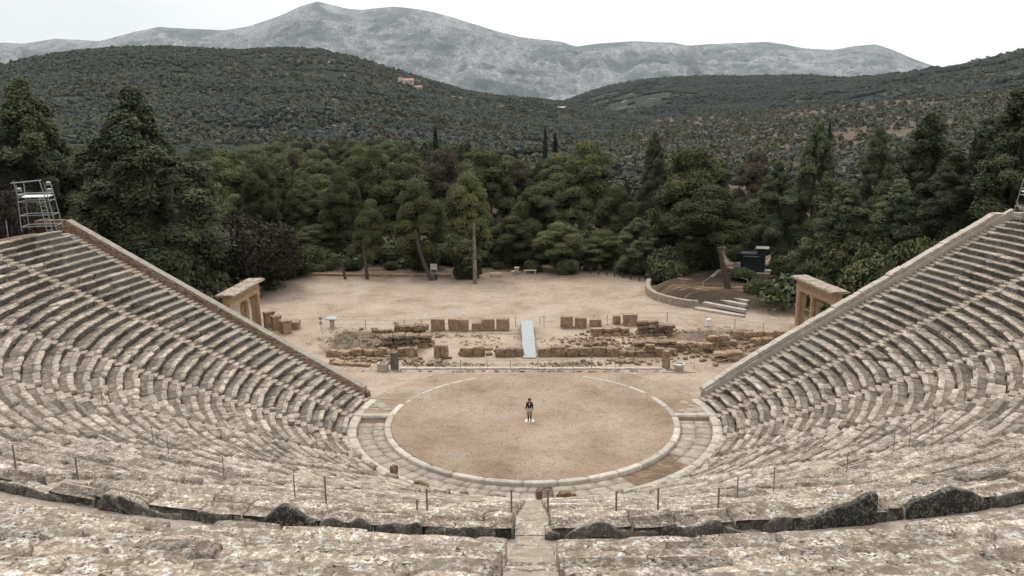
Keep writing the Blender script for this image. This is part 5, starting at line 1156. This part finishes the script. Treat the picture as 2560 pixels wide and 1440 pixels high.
for d,x,y,px in cand:
    z=topz(x,y)
    if proj(x,y,z+4)[1]> np.interp(px,[0,700,1280,1400,1700,1900,2560],[340,345,370,450,520,500,460]): continue
    if cnt<300:
        w=rng.uniform(4.2,6.8); tree('olive',x,y,z-.1,w*rng.uniform(.72,.9),w,'grey green olive tree in the groves on the plain beyond the wood','olive trees of the plain'); cnt+=1
    else: rest.append((x,y,z))
Vs=[];n=0
for i,(x,y,z) in enumerate(rest):
    q=46; r=rng.uniform(1.9,3.2); dd=rdir(q); dd[:,2]=np.abs(dd[:,2]); P=np.array([x,y,z+.9])+dd*np.array([r,r,r*.8])*rng.uniform(.7,1.05,(q,1)); Vs.append(leaves(P,dd,.85,.7,.5))
V=np.concatenate(Vs); rng.shuffle(Vs); nd=int(len(Vs)*.16); nb=int(len(Vs)*.10)
for nm,part,mt_,lab_ in (('dark_far_trees',Vs[:nd],'pine','darker green trees scattered through the far olive plain'),('brown_far_trees',Vs[nd:nd+nb],'brownleaf','brownish bare looking trees scattered through the far olive plain')):
    VV=np.concatenate([(v-v.mean(0))*np.array([1.15,1.15,1.35])+v.mean(0) for v in part]); tag(link(nm,npmesh(nm,VV,[np.arange(len(VV)).reshape(-1,4)]),None,[M[mt_]]),lab_,'far trees',kind='stuff')
V=np.concatenate(Vs[nd+nb:]); me=npmesh('olive_grove',V,[np.arange(len(V)).reshape(-1,4)]); o=link('olive_grove',me,None,[M['olive']]); tag(o,'mass of farther grey olive trees fading across the plain','olive grove',kind='stuff')
P=np.array([(x+rng.normal(0,5),y+rng.normal(0,5),0) for x,y,z in rest[::6]]); P[:,2]=[topz(a,b) for a,b in P[:,:2]]; scrub('scrub',P,1.5,M['greyscrub'],'grey low bushes between the olive trees')
# ------------------------------------------------------------------ far buildings
def far_house(px,py,d,w,h,lab,mt='plaster',roof='tile',z=None):
    x,y=loc(px,d); z=topz(x,y)-.3; root=empty('far_house',(x,y,z),lab,'house','houses far out in the landscape',rz=-math.atan2(x,y+54)); mb=MB(); mb.box((0,0,h/2),(w,w*.5,h)); mb.build('wall',M[mt],root)
    mb=MB(); mb.add([(-w/2-.3,-w*.28,h),(w/2+.3,-w*.28,h),(w/2+.3,w*.28,h),(-w/2-.3,w*.28,h),(-w/2-.3,0,h+w*.14),(w/2+.3,0,h+w*.14)],[(0,1,5,4),(2,3,4,5),(0,4,3),(1,2,5),(0,3,2,1)]); mb.build('roof',M[roof],root)
    for q in(-.28,.05,.3): mb=MB(); mb.box((q*w,-w*.25,h*.5),(w*.1,.1,h*.35)); mb.build('window',M['dmetal'],root)
    return root
for px,py,d,w,h,lab,mt,*rf_ in [(1018,245,900,17,4.5,'long tan farmhouse half way up the left hill','plaster'),(1045,246,905,11,3.5,'lower tan shed right of the hill farmhouse','plaster'),(1005,246,890,6,5.5,'small square tower at the left of the hill farmhouse','plaster'),(1405,291,1000,9,2.2,'small pale roofed house at the foot of the hills right of centre','plaster','plaster'),(1180,330,420,5,1.4,'low pale building at the edge of the wood','plaster','plaster')]: far_house(px,py,d,w,h,lab,mt,*(rf_ or ['tile']))
mb=MB(); x,y=loc(35,6500); z=CAM_H+azel(35,107)[1]*6400; mb.tube([(x,y,z-40),(x,y,z+60)],[5,2],6); tag(mb.build('antenna_mast',M['metal']),'tiny antenna mast on the far left skyline','mast')

# undergrowth of the wood and hazy air
P=[]
while len(P)<2600:
    px=rng.uniform(-150,2700); d=math.sqrt(rng.uniform(109**2,330**2))
    if d>dmax(px)+10: continue
    x,y=loc(px,d)
    if y<57.5 or (x>16 and y<68 and x<60): continue
    P.append((x,y,groundz(x,y)+.2))
while len(P)<3300:
    x=rng.uniform(24,62); y=rng.uniform(22,60) if rng.random()<.7 else rng.uniform(0,24)
    if mound(x,y)<.4 and y>22: continue
    if walloff(x,y)<1.5 or (26<x<31.5 and 50<y<58): continue
    if x<27.5 and (y<30 or y>47): continue
    if 20<x<41 and 36<y<63: continue
    P.append((x,y,groundz(x,y)+.1)); P.append((-abs(rng.normal(46,7)),rng.uniform(8,48),0)); 
P=[(x,y,groundz(x,y)) for x,y,z in P if walloff(x,y)>1.5 and not(-33<x<0 and y<55)]
Vs=[]
for x,y,z in P:
    q=60; r=rng.uniform(.9,2.2); dd=rdir(q); dd[:,2]=np.abs(dd[:,2]); Vs.append(leaves(np.array([x,y,z])+dd*np.array([r,r,r*.9])*rng.uniform(.6,1.1,(q,1)),dd,.34,.6,.7))
V=np.concatenate(Vs); o=link('undergrowth',npmesh('undergrowth',V,[np.arange(len(V)).reshape(-1,4)]),None,[M['fir']]); tag(o,'dark undergrowth between the trunks of the wood','undergrowth',kind='stuff')
bm=bmesh.new(); bmesh.ops.create_cube(bm,size=1.); me=bpy.data.meshes.new('haze'); bm.to_mesh(me); bm.free(); o=link('haze',me); o.scale=(20000,13500,1300); o.location=(0,6000,1300/2-60); o['kind']='stuff'
m=bpy.data.materials.new('haze_air'); m.use_nodes=True; t=m.node_tree; t.nodes.clear(); ot=N(t,'ShaderNodeOutputMaterial'); pv=N(t,'ShaderNodeVolumePrincipled'); pv.inputs['Color'].default_value=(.86,.95,1.,1); pv.inputs['Density'].default_value=3.0e-5; pv.inputs['Anisotropy'].default_value=.2
t.links.new(pv.outputs[0],ot.inputs['Volume']); me.materials.append(m)
